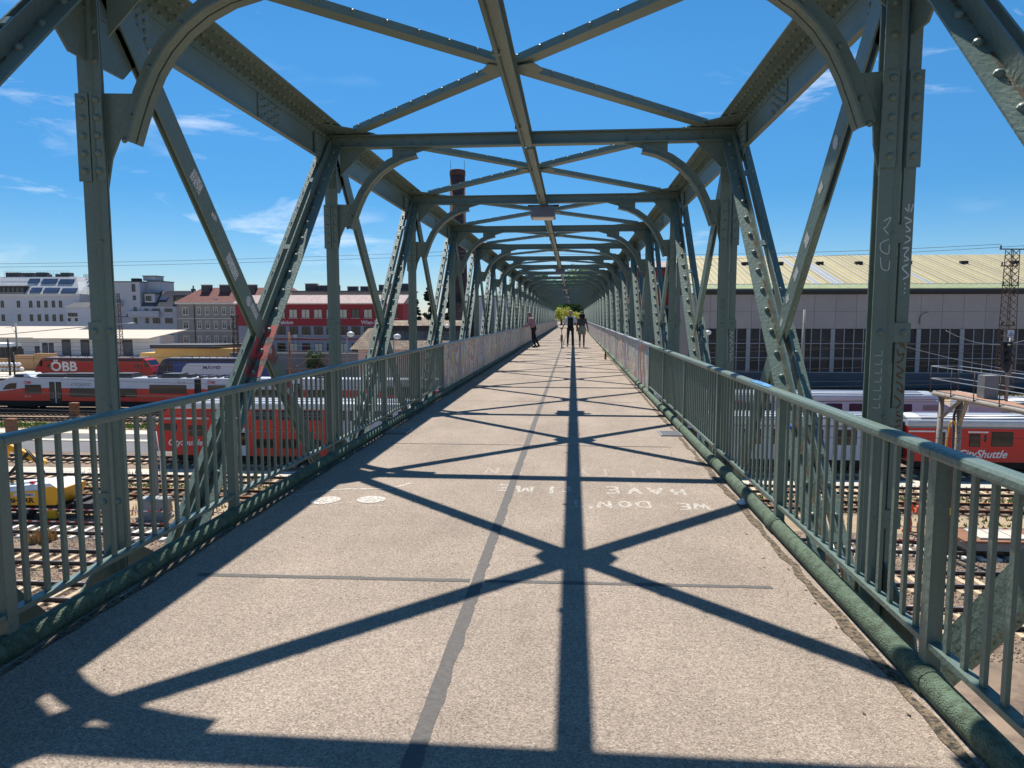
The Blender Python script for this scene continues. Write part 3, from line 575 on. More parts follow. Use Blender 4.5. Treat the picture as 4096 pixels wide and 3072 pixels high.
# ------------------------------------------------------------------ kerb pipes and railings
BAY = LP / 2
def kerb(x, label, first):
    t = thing('kerb_pipe', label, 'pipe', (x, 0, 0)); y = first - 3 * BAY; i = 0
    b = MB(); b.tube([(0, .0,   .045), (0, BAY, .045)], .054, 16, caps=False); pm = b.mesh('pipe', 'pipe_paint')
    b = MB(); b.tube([(0, -.09, .045), (0, -.085, .045), (0, .085, .045), (0, .09, .045)], [.054, .060, .060, .054], 16); cm = b.mesh('sleeve', 'pipe_paint')
    y = first - 3 * BAY
    while y < 116.5: ob('pipe', pm, t, (0, y, 0)); ob('sleeve', cm, t, (0, y, 0)); y += BAY
    return t
kerb(-2.512, 'thick green pipe kerb along the shaded left edge of the bridge deck', 2.88); kerb(1.452, 'thick green pipe kerb along the sunny right edge of the bridge deck', 2.95)
RH = .998
def railing(x, s, first, label, nb):
    t = thing('railing', label, 'railing', (x, 0, 0))
    prof = [(-.040, RH - .046), (.040, RH - .046), (.044, RH - .034), (.043, RH - .014), (.034, RH - .003), (.018, RH), (-.018, RH), (-.034, RH - .003), (-.043, RH - .014), (-.044, RH - .034)]
    b = MB(); b.prism(prof, .002, BAY - .002, 'y', smooth=False); hr = b.mesh('handrail', 'rail_paint')
    b = MB(); b.box(-.026, .026, .032, BAY - .032, .172, .197); br = b.mesh('bottom_rail', 'rail_paint')
    b = MB(); b.box(-.0085, .0085, -.0135, .0135, .1975, RH - .047); bal = b.mesh('baluster', 'rail_paint')
    b = MB(); b.box(-.03, .03, -.031, .031, -.05, RH - .047); po = b.mesh('post', 'rail_paint')
    for i in range(nb):
        y = first + (i - 2) * BAY; ob('post', po, t, (0, y, 0)); ob('handrail', hr, t, (0, y, 0)); ob('bottom_rail', br, t, (0, y, 0))
        for j in range(16): ob('baluster', bal, t, (0, y + BAY * (j + 1) / 17, 0), (0, 0, 0))
    ob('post', po, t, (0, first + (nb - 2) * BAY, 0))
    return t, first + (nb - 2) * BAY
rl, yl = railing(-2.530, -1, 2.88, 'green steel bar railing on the left side of the bridge', 7)
rr, yr = railing(1.478, 1, 2.95, 'green steel bar railing on the right side of the bridge', 7)
b = MB(); b.prism([(-.036, RH + .0005), (.036, RH + .0005), (.03, RH + .0015), (-.03, RH + .0015)], 0, .62, 'y'); ob('blue_spray', b.mesh('blue_spray', 'sprayed_blue'), rr, (0, 5.35, .0005))
def parapet(x, s, y0, label):
    t = thing('parapet', label, 'parapet', (x, 0, 0)); n = int((116.2 - y0) / BAY)
    b = MB(); b.prism([(-.040, RH - .046), (.040, RH - .046), (.043, RH - .014), (.030, RH), (-.030, RH), (-.043, RH - .014)], .002, BAY - .002, 'y'); hr = b.mesh('handrail', 'galv')
    b = MB(); b.box(-.03, .03, -.031, .031, -.05, RH - .047); po = b.mesh('post', 'rail_paint'); pm = []
    for i in range(5):
        b = MB(); b.box(-.012, .012, .012, BAY / 2 - .012, .075, RH - .05); pm.append(b.mesh('sheet', 'graffiti_%d' % i))
    b = MB(); b.box(-.02, .02, 0, BAY, .04, .075); br = b.mesh('bottom_rail', 'rail_paint')
    for i in range(n):
        y = y0 + i * BAY; ob('post', po, t, (.045 * s, y, 0)); ob('handrail', hr, t, (0, y, 0)); ob('bottom_rail', br, t, (0, y, 0))
        for j in (0, 1): ob('sheet', pm[(i * 2 + j + (i // 3)) % 5], t, (0, y + j * BAY / 2, 0), (0, R(random.uniform(-.4, .4)), 0))
    ob('post', po, t, (.045 * s, y0 + n * BAY, 0))
parapet(-2.530, -1, yl, 'graffiti covered sheet parapet along the left side of the bridge'); parapet(1.478, 1, yr, 'graffiti covered sheet parapet along the right side of the bridge')
# graffiti and stickers on the nearest members
def strokes(lines, w, mat, parent, org, ax, az, name='graffiti_tag', z=0.0):
    """flat strokes on a face: org corner, ax / az unit vectors of the face"""
    org = Vector(org); ax = Vector(ax); az = Vector(az); nr = Vector(ax).cross(Vector(az)).normalized(); b = MB()
    for ln in lines:
        P = [Vector((p, q)) for p, q in ln]
        if len(P) > 2:   # smooth the stroke
            S = []
            for i in range(len(P) - 1):
                a0, a1, a2, a3 = P[max(i - 1, 0)], P[i], P[i + 1], P[min(i + 2, len(P) - 1)]
                for t in range(5):
                    f = t / 5; S.append(.5 * ((2 * a1) + (a2 - a0) * f + (2 * a0 - 5 * a1 + 4 * a2 - a3) * f * f + (3 * a1 - a0 - 3 * a2 + a3) * f ** 3))
            P = S + [P[-1]]
        for i in range(len(P) - 1):
            d = P[i + 1] - P[i]
            if d.length < 1e-5: continue
            d.normalize(); n = Vector((-d.y, d.x)) * w / 2; e = d * w * .25; q = [P[i] - n - e, P[i + 1] - n + e, P[i + 1] + n + e, P[i] + n - e]
            b.add([org + ax * c.x + az * c.y + nr * (.0004 * (i % 2)) for c in q], [(0, 1, 2, 3)])
    return ob(name, b.mesh(name, mat, recalc=False), parent, kind='stuff')
posts = {}
for o in bridge.children:
    if o.name.split('.')[0] == 'post': posts[(round((o.location.y - Y1) / LP) + 1, 1 if o.data is TM['post', 1] else -1)] = o
pr = posts[(1, 1)]; pl2 = posts[(2, 1)]
strokes([[(.02, .62), (.045, .60)], [(.045, .64), (.047, .60)], [(.078, .64), (.062, .60)], [(.02, .57), (.07, .55), (.025, .53), (.065, .50), (.03, .49)], [(.03, .47), (.07, .45), (.025, .43), (.02, .46)], [(.02, .40), (.06, .40), (.03, .36), (.065, .34), (.03, .33)], [(.06, .31), (.02, .29), (.07, .25), (.03, .23)], [(.045, .205), (.048, .20)], [(.045, .18), (.048, .175)], [(.045, .155), (.048, .15)]], .009, 'sprayed_white', pr, (2.368, -.0432, 1.50), (.72, 0, 0), (0, 0, 1))
strokes([[(.03, .60), (.065, .62), (.045, .57), (.03, .56), (.055, .53)], [(.06, .50), (.02, .48), (.02, .44), (.06, .42), (.065, .47)], [(.02, .40), (.03, .34), (.065, .33), (.07, .38)]], .005, 'sprayed_white', pr, (2.242, -.0432, 1.45), (1, 0, 0), (0, 0, 1))
strokes([[(.01, .02 + i * .05), (.045, .02 + i * .05), (.045, .045 + i * .05)] for i in range(7)], .003, 'sprayed_white', pr, (2.25, -.0432, .98), (1, 0, 0), (0, 0, 1))
strokes([[(.01, .46), (.05, .42)], [(.035, .47), (.07, .41)], [(.015, .40), (.03, .37), (.065, .38), (.05, .34), (.015, .33)], [(.02, .31), (.07, .28), (.02, .26), (.06, .24)], [(.02, .22), (.06, .20), (.07, .16), (.03, .18)], [(.01, .14), (.06, .10), (.02, .06)], [(.05, .05), (.02, .035), (.065, .02)], [(.03, -.01), (.07, .0)], [(.03, -.04), (.07, -.03)]], .010, 'sprayed_brown', pr, (2.368, -.0432, .93), (.72, 0, 0), (0, 0, 1))
strokes([[(.01, .36), (.06, .35), (.02, .32), (.06, .30)], [(.05, .28), (.01, .26), (.06, .24), (.02, .21)], [(.03, .19), (.06, .16), (.02, .13)], [(.06, .11), (.02, .09), (.05, .05), (.02, .02)]], .008, 'sprayed_white', pl2, (2.368, -.0432, .98), (.72, 0, 0), (0, 0, 1))
strokes([[(.02, .62), (.05, .60), (.02, .56)], [(.06, .55), (.02, .52), (.06, .49)], [(.02, .46), (.06, .43), (.03, .40)]], .005, 'sprayed_dark', pl2, (2.25, -.0432, 1.1), (1, 0, 0), (0, 0, 1))
ties = {}; struts = {}
for o in bridge.children:
    n = o.name.split('.')[0]
    for key, dct in (('tie', ties), ('strut', struts)):
        if n == 'diagonal_' + key: dct[(round((o.location.y - Y1) / LP) + 1, 1 if o.data is TM[key, 1] else -1)] = o
tp0, tp1 = Vector((0, .10, 3.62)), Vector((0, LP - .05, -.95)); td = (tp1 - tp0).normalized(); tn = Vector((0, -td.z, td.y))
def on_tie(s, t0, w, l, mat, name, off=0.0, k=1, par=None, ang=0.0, disc=False):
    b = MB(); h = 2.335 - .0068; c = tp0.lerp(tp1, t0) + tn * off; x = s * h - s * .001
    ca, sa = math.cos(ang), math.sin(ang); A = td * ca + tn * sa; B = tn * ca - td * sa
    if disc: P = [c + A * (l / 2 * math.cos(i * .524)) + B * (w / 2 * math.sin(i * .524)) for i in range(12)]
    else: P = [c - A * l / 2 - B * w / 2, c + A * l / 2 - B * w / 2, c + A * l / 2 + B * w / 2, c - A * l / 2 + B * w / 2]
    b.add([(x, p.y, p.z) for p in P], [tuple(range(len(P)))]); return ob(name, b.mesh(name, mat), ties[(k, s)])
for (t0, w, l, off, ang) in ((.235, .11, .17, .0, .1), (.29, .04, .09, .03, .4), (.365, .10, .24, -.02, .0), (.43, .095, .11, .0, .6)): on_tie(-1, t0, w, l, 'sticker_white', 'sticker', off, ang=ang, disc=(t0 == .43))
on_tie(-1, .452, .07, .16, 'sticker_white', 'sticker', .02); on_tie(-1, .497, .030, .10, 'sticker_white', 'sticker', .035); on_tie(-1, .538, .183, .26, 'sprayed_red', 'red_spray'); 
o = on_tie(-1, .527, .075, .10, 'sprayed_white', 'sticker', .0, disc=True); o.location.x = .003
on_tie(-1, .63, .183, .20, 'sprayed_red', 'red_spray'); o = on_tie(-1, .632, .05, .16, 'sprayed_white', 'white_spray', .02, ang=.3); o.location.x = .003
for (t0, w, l, off, ang) in ((.20, .1, .1, .0, .5), (.26, .06, .09, .02, .2), (.33, .09, .10, -.01, .1), (.385, .07, .12, .0, .1), (.43, .06, .08, .02, .4), (.47, .05, .08, .0, 0), (.515, .06, .1, .02, 0)):
    on_tie(1, t0, w, l, 'sticker_white', 'sticker', off, ang=ang, disc=(t0 in (.20, .515)))
# sprayed strip on the strut where it crosses the tie, and a few painted rivets
for s, mt, tt, ll in ((-1, 'sprayed_red', .52, .62),):
    d = (q1 - q0).normalized(); b = MB(); p = q0.lerp(q1, tt); A = p - d * ll / 2; B = p + d * ll / 2; n_ = nrm * .0075
    for h0, h1 in ((2.22, 2.33),):
        b.add([Vector((s * h0, 0, 0)) + A + n_, Vector((s * h1, 0, 0)) + A + n_, Vector((s * h1, 0, 0)) + B + n_, Vector((s * h0, 0, 0)) + B + n_], [(0, 1, 2, 3)])
    x = s * 2.3325; b.add([(x, *(A + nrm * .01).yz), (x, *(B + nrm * .01).yz), (x, *(B + nrm * .094).yz), (x, *(A + nrm * .094).yz)], [(0, 1, 2, 3)])
    ob('red_spray', b.mesh('red_spray', mt), struts[(1, s)])
for s in (-1, 1):   # rust run along the root of the upstanding legs
    b = MB(); n_ = nrm * .0069; N_ = 40
    for i in range(N_):
        a0 = q0.lerp(q1, .12 + .86 * i / N_) + n_; a1 = q0.lerp(q1, .12 + .86 * (i + 1) / N_) + n_; w0 = 2.332 - .012 - .016 * random.random(); b.add([Vector((s * w0, 0, 0)) + a0, Vector((s * 2.3325, 0, 0)) + a0, Vector((s * 2.3325, 0, 0)) + a1, Vector((s * w0, 0, 0)) + a1], [(0, 1, 2, 3)])
    rm = b.mesh('rust_streak', 'rust_run', False)
    for k in range(0, 9): ob('rust_streak', rm, struts[(k, s)])
p = q0 + (q1 - q0) * (15.5 / 24) + nrm * .006; b = MB(); b.dome(p + Vector((2.29, 0, 0)), nrm, .027, .025); ob('painted_rivet', b.mesh('painted_rivet', 'rivet_blue'), struts[(1, 1)])
# ------------------------------------------------------------------ lamps under the ridge beam
def lamp(k, label):
    t = thing('bridge_lamp', label, 'lamp', (XC, JY(k) + .16, 0), group='lamps under the ridge of the bridge')
    b = MB(); T_, B_ = .15, .22
    b.hexa([(-B_, -B_, 3.285), (B_, -B_, 3.285), (B_, B_, 3.285), (-B_, B_, 3.285), (-.19, -.19, 3.475), (.19, -.19, 3.475), (.19, .19, 3.475), (-.19, .19, 3.475)]); b.hexa([(-.19, -.19, 3.475), (.19, -.19, 3.475), (.19, .19, 3.475), (-.19, .19, 3.475), (-T_, -T_, 3.487), (T_, -T_, 3.487), (T_, T_, 3.487), (-T_, T_, 3.487)])
    h = ob('housing', b.mesh('housing', 'lamp_grey'), t)
    b = MB(); b.box(-.18, .18, -.18, .18, 3.268, 3.284); ob('diffuser', b.mesh('diffuser', 'frosted'), t)
    b = MB(); b.box(-.28, .28, -.06, .06, 3.4885, 3.512); ob('bracket', b.mesh('bracket', 'machine_black'), t)
for k, lb in ((3, 'large grey box lamp nearest the camera under the ridge beam'), (7, 'grey box lamp second from the camera under the ridge beam'), (11, 'small grey box lamp third along the bridge'), (15, 'small grey box lamp fourth along the bridge'), (19, 'tiny grey box lamp fifth along the bridge'), (23, 'farthest grey box lamp near the end of the bridge')): lamp(k, lb)
# ------------------------------------------------------------------ ground of the railway yard
a = MB(); a.add([(-3500, -600, G), (3500, -600, G), (3500, 5000, G), (-3500, 5000, G)], [(0, 1, 2, 3)])
ob('ground', a.mesh('ground', 'ballast_ground'), kind='structure')
def strip(name, u0, u1, v0, v1, h, mat, kind='structure', jag=.12, step=1.5):
    rnd = random.Random(int(v0 * 10)); b = MB(); n = int((u1 - u0) / step); A = []; B = []
    for i in range(n + 1):
        u = u0 + (u1 - u0) * i / n; A.append(Y(u, v0 + rnd.uniform(-jag, jag), h)); B.append(Y(u, v1 + rnd.uniform(-jag, jag), h))
    for i in range(n): b.add([A[i], A[i + 1], B[i + 1], B[i]], [(0, 1, 2, 3)])
    return ob(name, b.mesh(name, mat, False), kind=kind)
strip('soil', -60, 60, 35.6, 38.9, .004, 'soil_pale'); strip('soil', -60, 60, 41.7, 42.8, .004, 'soil_pale'); strip('gravel_path', -70, 70, 45.2, 47.4, .005, 'pale_slab', jag=.2)
strip('road', -110, 4, 53.0, 57.6, .004, 'asphalt', jag=.03); strip('pavement', -110, 4, 57.7, 58.6, .05, 'pale_slab', jag=.02); strip('road', -110, 4, 58.7, 61.2, .008, 'asphalt', jag=.03); strip('pavement', -110, 4, 61.5, 63.6, .02, 'pale_slab', jag=.1)
strip('soil', -110, 4, 63.7, 72, .006, 'soil_pale'); strip('soil', -140, 140, 79.5, 109, .003, 'soil_pale', jag=.3); strip('pavement', -190, -70, 116, 162, .01, 'pale_slab', jag=.2)
strip('soil', 6, 150, 98, 101, .008, 'soil_pale')
def grass(name, spots, mat, label_kind='stuff', hgt=.25, seed=3):
    rnd = random.Random(seed); b = MB()
    for (u0, u1, v0, v1, n) in spots:
        for i in range(n):
            u = rnd.uniform(u0, u1); v = rnd.uniform(v0, v1); x, y, z = Y(u, v, 0); an = rnd.uniform(0, 6.28); w = rnd.uniform(.03, .09); h = hgt * rnd.uniform(.5, 1.5); dx = math.cos(an) * w; dy = math.sin(an) * w
            b.add([(x - dx, y - dy, z), (x + dx, y + dy, z), (x + rnd.uniform(-.1, .1), y + rnd.uniform(-.1, .1), z + h)], [(0, 1, 2)])
    return ob(name, b.mesh(name, mat, False), kind=label_kind)
grass('grass', [(-75, -25, 64.3, 67.2, 7000), (-40, -8, 41.8, 42.7, 900), (-34, -20, 45.2, 47, 90), (-24, -10, 36, 38.4, 150), (10, 30, 41.8, 42.7, 500), (12, 24, 36.4, 38.6, 120), (30, 80, 98, 102, 2600), (28, 80, 108.6, 109.4, 90), (-26, -22, 22, 23.5, 60)], 'grass', hgt=.22)
grass('dry_grass', [(-25.2, -24.3, 31.0, 31.8, 180), (-26.5, -23, 35.8, 36.5, 60), (-30, -6, 36, 38.5, 160)], 'dry_grass', hgt=.5, seed=5)
# ------------------------------------------------------------------ railway tracks
b = MB()
def rail_mesh(l0, l1, headmat):
    b = MB(); b.box(l0, l1, -.07, .07, .0, .025); b.box(l0, l1, -.014, .014, .025, .125); b.box(l0, l1, -.036, .036, .125, .152); b.box(l0, l1, -.030, .030, .1521, .158, 1)
    return b.mesh('rail', ['rail_steel', headmat])
sl = MB(); sl.hexa([(-.13, -1.25, -.05), (.13, -1.25, -.05), (.13, 1.25, -.05), (-.13, 1.25, -.05), (-.11, -1.24, .06), (.11, -1.24, .06), (.11, 1.24, .06), (-.11, 1.24, .06)])
for yy in (-.72, .72): sl.box(-.07, .07, yy - .13, yy + .13, .0601, .075, 1)
SLM = {m: sl.mesh('sleeper', [m, 'rail_steel']) for m in ('sleeper', 'sleeper_white')}
def track(v, u0, u1, mat=None, head='rail_head', h=.05, note='', step=.62):
    t = bpy.data.objects.new('railway_track', None); col.objects.link(t); t.location = Y(0, v, h); t.rotation_euler = (0, 0, YA); t['kind'] = 'structure'
    for yy in (-.753, .753): ob('rail', rail_mesh(u0, u1, head), t, (0, yy, .06))
    if mat in SLM:
        n = int((u1 - u0) / step)
        for i in range(n): ob('sleeper', SLM[mat], t, (u0 + (i + .5) * step, random.uniform(-.02, .02), random.uniform(-.008, .008)), (0, 0, random.uniform(-.015, .015)))
    else:
        b = MB(); n = int((u1 - u0) / step)
        for i in range(n): c = u0 + (i + .5) * step; b.box(c - .11, c + .11, -1.22, 1.22, -.03, .06)
        ob('sleepers', b.mesh('sleepers', mat or 'sleeper_dark'), t, kind='stuff')
    return t
track(25.1, -24, 20, 'sleeper'); track(28.9, -27, 23, 'sleeper'); track(33.0, -30, 26, 'sleeper_white', step=.66); track(40.2, -38, 32, 'sleeper_dark', 'rail_rust'); track(43.85, -40, 34, 'sleeper'); track(49.9, -48, 52, 'sleeper')
track(61.4, -8, 75); track(69.3, -75, 4, h=.03); track(73.6, -75, 10); track(77.0, -85, 20)
for v in (97.0, 103.5, 107.6): track(v, -4, 100, None, h=.03)
track(113.0, -120, 10)
# loose ballast stones between the nearest tracks
rnd = random.Random(11); b = MB()
def stones(b, n, u0, u1, v0, v1, r0=.035, r1=.075):
    for i in range(n):
        x, y, z = Y(rnd.uniform(u0, u1), rnd.uniform(v0, v1), 0); r = rnd.uniform(r0, r1); q = [rnd.uniform(.6, 1.3) * r for _ in range(6)]; an = rnd.uniform(0, 1.57); ca, sa = math.cos(an), math.sin(an)
        P = [(ca * q[0], sa * q[0], 0), (-sa * q[1], ca * q[1], 0), (-ca * q[2], -sa * q[2], 0), (sa * q[3], -ca * q[3], 0), (0, 0, q[4] * .8), (0, 0, -q[5] * .5)]
        b.add([(x + p[0], y + p[1], z + .02 + p[2]) for p in P], [(0, 1, 4), (1, 2, 4), (2, 3, 4), (3, 0, 4), (1, 0, 5), (2, 1, 5), (3, 2, 5), (0, 3, 5)])
for (u0, u1) in ((-24, -6), (5, 19)):
    k = (u1 - u0) / 18; stones(b, int(7000 * k), u0, u1, 22.2, 31.0); stones(b, int(3200 * k), u0 * 1.25, u1 * 1.2, 31, 35.4); stones(b, int(2600 * k), u0 * 1.4, u1 * 1.4, 38.7, 46, .04, .09)
ob('ballast_stones', b.mesh('ballast_stones', 'stone', False), kind='stuff')
# ------------------------------------------------------------------ trains
def plate(x0, x1, z0, z1, y, mat, name, parent, t=.012, rc=0.0):
    b = MB()
    if rc:
        P = []
        for cx, cz, a0 in ((x1 - rc, z1 - rc, 0), (x0 + rc, z1 - rc, 90), (x0 + rc, z0 + rc, 180), (x1 - rc, z0 + rc, 270)):
            for q in range(4): P.append((cx + rc * math.cos(R(a0 + q * 30)), cz + rc * math.sin(R(a0 + q * 30))))
        b.prism(P, y - t, y, 'y')
    else: b.box(x0, x1, y - t, y, z0, z1)
    return ob(name, b.mesh(name, mat), parent)
def twindow(parent, x0, x1, z0, z1, y=-1.4, frame='machine_black', glass='train_glass', rc=.07):
    f = plate(x0, x1, z0, z1, y, frame, 'window', parent, .014, rc); plate(x0 + .05, x1 - .05, z0 + .05, z1 - .05, y - .014, glass, 'pane', f, .004, rc * .7); return f
def bogies(t, xs, r=.42, under=(.35, .95)):
    for x in xs:
        b = MB(); b.box(x - 1.6, x + 1.6, -1.1, 1.1, .40, .72); g = ob('bogie', b.mesh('bogie', 'train_under'), t)
        for dx in (-1.2, 1.2):
            for yy in (-.80, .68):
                w = MB(); w.lathe([(r, 0), (r, .12)], 14); w.v = [(p[0] + x + dx, p[2] + yy, p[1] + r + .02) for p in w.v]; ob('wheel', w.mesh('wheel', 'rail_steel'), g)
def body(t, poly, mat, name, y0=-1.4, y1=1.4): b = MB(); b.prism(poly, y0, y1, 'y'); return ob(name, b.mesh(name, mat), t)
def roof(t, x0, x1, z0, z1, mat, hw=1.4, name='roof', ribs=0, sharp=.55):
    b = MB(); P = []
    for i in range(9):
        an = math.pi * i / 8; P.append((-hw * math.cos(an) if abs(math.cos(an)) < .99 else -hw * math.copysign(1, math.cos(an)), z0 + (z1 - z0) * math.sin(an) ** sharp))
    b.prism(P, x0, x1, 'x', smooth=True)
    o = ob(name, b.mesh(name, mat), t)
    if ribs:
        for i in range(ribs):
            an = math.pi * (i + 1) / (ribs + 1); yy = -hw * math.cos(an); zz = z0 + (z1 - z0) * math.sin(an) ** sharp
            r_ = MB(); r_.box(x0 + .9, x1 - .9, yy - .02, yy + .02, zz - .01, zz + .035); ob('rib', r_.mesh('rib', 'train_silver'), o)
    return o
# double deck push-pull control car (red nose, grey rear)
t = thing('double_deck_control_car', 'red double deck control car with white roof behind the left railing', 'train', Y(0, 50.2, .05), YA)
XF = -29.5
body(t, [(XF, .95), (XF + .05, 2.45), (XF + .38, 2.98), (XF + .82, 3.84), (XF + 1.15, 4.08), (-16.3, 4.08), (-16.3, .70), (-28.0, .70), (-28.2, .95)], 'train_red', 'red_body')
body(t, [(-16.29, .70), (-16.29, 4.08), (-2.7, 4.08), (-2.7, .70)], 'train_silver', 'grey_body'); roof(t, XF + 1.2, -2.7, 4.081, 4.72, 'roof_silver', ribs=7)
b = MB(); b.hexa([(XF + .06, -1.25, 2.5), (XF + .06, 1.25, 2.5), (XF + .40, 1.25, 2.98), (XF + .40, -1.25, 2.98), (XF + .03, -1.25, 2.5), (XF + .03, 1.25, 2.5), (XF + .37, 1.25, 3.0), (XF + .37, -1.25, 3.0)]); ob('windscreen', b.mesh('windscreen', 'train_glass'), t)
twindow(t, XF + .45, XF + 1.75, 2.46, 2.98); twindow(t, -26.88, -25.85, 2.1, 2.87)
for x0 in [-21.95 + i * 1.73 for i in range(11)]:
    tw = 'train_glass'; twindow(t, x0, x0 + 1.35, 3.33, 4.02, glass='train_navy'); twindow(t, x0, x0 + 1.35, 1.28, 1.95)
for x0 in (-23.95, -23.2):
    d = plate(x0, x0 + .70, .72, 2.72, -1.4, 'train_white', 'door', t, .02, .05); plate(x0 + .2, x0 + .5, 1.45, 2.4, -1.42, 'train_glass', 'pane', d, .006, .1)
plate(-26.2, -24.6, 3.45, 3.95, -1.4, 'train_red_dark', 'panel', t); b = MB(); b.box(-26.8, -25.9, -.9, .2, 4.6, 4.78); ob('roof_grille', b.mesh('roof_grille', 'lamp_grey'), t)
lettering('CityShuttle', .62, 'letter_white', t, -28.5, -1.415, 1.42, .35, .012, .92); body(t, [(-28.0, .35), (-28, .7), (-2.8, .7), (-2.8, .35)], 'train_under', 'underframe', -1.15, 1.15); bogies(t, (-26.5, -5.5))
for s_ in (-1, 1): b = MB(); b.box(XF - .35, XF + .3, s_ * .85 - .1, s_ * .85 + .1, .95, 1.12); b.box(XF - .40, XF - .34, s_ * .85 - .2, s_ * .85 + .2, .85, 1.22); ob('buffer', b.mesh('buffer', 'machine_black'), t)
# silver coach then red coach further right on the same track
def coach(name, label, x0, x1, mat, wins, sub='train'):
    t = thing(name, label, 'train', Y(0, 50.2, .05), YA); body(t, [(x0 + .3, 1.0), (x0 + .3, 3.36), (x1 - .3, 3.36), (x1 - .3, 1.0)], mat, 'body'); roof(t, x0 + .3, x1 - .3, 3.361, 4.08, 'roof_silver', ribs=9, sharp=.62)
    plate(x0 + .31, x1 - .31, 3.25, 3.36, -1.4, 'lamp_grey', 'gutter_band', t, .008)
    for w in wins: twindow(t, *w)
    body(t, [(x0, 1.1), (x0, 3.6), (x0 + .3, 3.6), (x0 + .3, 1.1)], 'machine_black', 'gangway', -.9, .9); body(t, [(x0 + .6, .55), (x0 + .6, 1.0), (x1 - .6, 1.0), (x1 - .6, .55)], 'train_under', 'underframe', -1.2, 1.2); bogies(t, (x0 + 3.5, x1 - 3.5)); return t
t = coach('silver_coach', 'silver grey single deck coach coupled left of the red coach', -2.2, 22.5, 'train_silver', [(x, x + 1.25, 2.04, 3.08) for x in (-.5, 1.6, 3.7, 5.8, 7.9, 10.2, 12.3, 14.2, 16.3, 18.5)])
for x0 in (20.5, 21.15): plate(x0, x0 + .6, 1.02, 3.1, -1.4, 'train_silver', 'door', t, .02)
t = coach('red_coach', 'red single deck coach with white lettering right of the signal gantry', 22.75, 49, 'train_red', [(27.0, 27.7, 2.02, 2.9), (28.42, 29.78, 2.06, 3.05)] + [(30.54 + 2.12 * i, 31.9 + 2.12 * i, 2.06, 3.05) for i in range(7)])
d = plate(24.85, 25.55, 1.02, 3.18, -1.4, 'train_white', 'door', t, .02); plate(24.95, 25.45, 2.05, 3.0, -1.42, 'train_glass', 'pane', d, .006, .04)
plate(23.1, 24.8, 2.98, 3.08, -1.4, 'letter_white', 'stripe', t, .006); plate(26.9, 28.2, 2.96, 3.06, -1.4, 'letter_white', 'stripe', t, .008); plate(27.95, 28.1, 2.35, 2.85, -1.4, 'train_navy', 'notice', t, .006)
lettering('CityShuttle', .74, 'letter_white', t, 26.25, -1.41, 1.30, .35, .013, .95)
# silver double deck train on the next track, right
t = thing('double_deck_train', 'silver double deck train with dark upper windows behind the coaches on the right', 'train', Y(0, 61.4, .05), YA)
body(t, [(-4, .8), (-4, 3.75), (30.6, 3.75), (31.6, 3.3), (32.1, 2.4), (32.1, .8)], 'train_silver', 'body'); roof(t, -4, 30.4, 3.751, 4.45, 'roof_silver', ribs=8)
b = MB(); b.hexa([(30.41, -1.38, 3.5), (31.5, -1.2, 3.3), (31.5, 1.2, 3.3), (30.41, 1.38, 3.5), (30.41, -.8, 4.4), (31.0, -.7, 3.95), (31.0, .7, 3.95), (30.41, .8, 4.4)]); ob('roof_end', b.mesh('roof_end', 'roof_silver'), t)
for i in range(14): twindow(t, 19.85 - 1.85 * (i - 2), 19.85 - 1.85 * (i - 2) + 1.3, 2.75, 3.52, glass='train_navy')
twindow(t, 25.4, 26.7, 2.75, 3.52, glass='train_navy'); twindow(t, 27.25, 28.55, 2.75, 3.52, glass='train_navy'); plate(29.4, 30.8, 3.0, 3.45, -1.4, 'lamp_grey', 'grille', t); plate(30.0, 30.4, 2.66, 2.82, -1.4, 'lamp_grey', 'grille', t); plate(30.6, 31.6, 2.64, 2.82, -1.4, 'lamp_grey', 'grille', t)
plate(14.2, 14.9, 2.6, 3.7, -1.4, 'train_red', 'red_panel', t); body(t, [(-3.6, .4), (-3.6, .8), (31.5, .8), (31.5, .4)], 'train_under', 'underframe', -1.2, 1.2); bogies(t, (-1, 28.5))
t = thing('silver_coach', 'pale ribbed coach roof at the far right behind the red coach', 'train', Y(0, 61.4, .05), YA)
body(t, [(33.0, .9), (33.0, 3.3), (59, 3.3), (59, .9)], 'train_silver', 'body'); roof(t, 33, 59, 3.301, 4.02, 'roof_silver', ribs=9)
for i in range(9): twindow(t, 35.5 + i * 2.4, 36.9 + i * 2.4, 2.0, 2.95)
body(t, [(33.5, .5), (33.5, .9), (58.5, .9), (58.5, .5)], 'train_under', 'underframe', -1.2, 1.2); bogies(t, (36, 56))
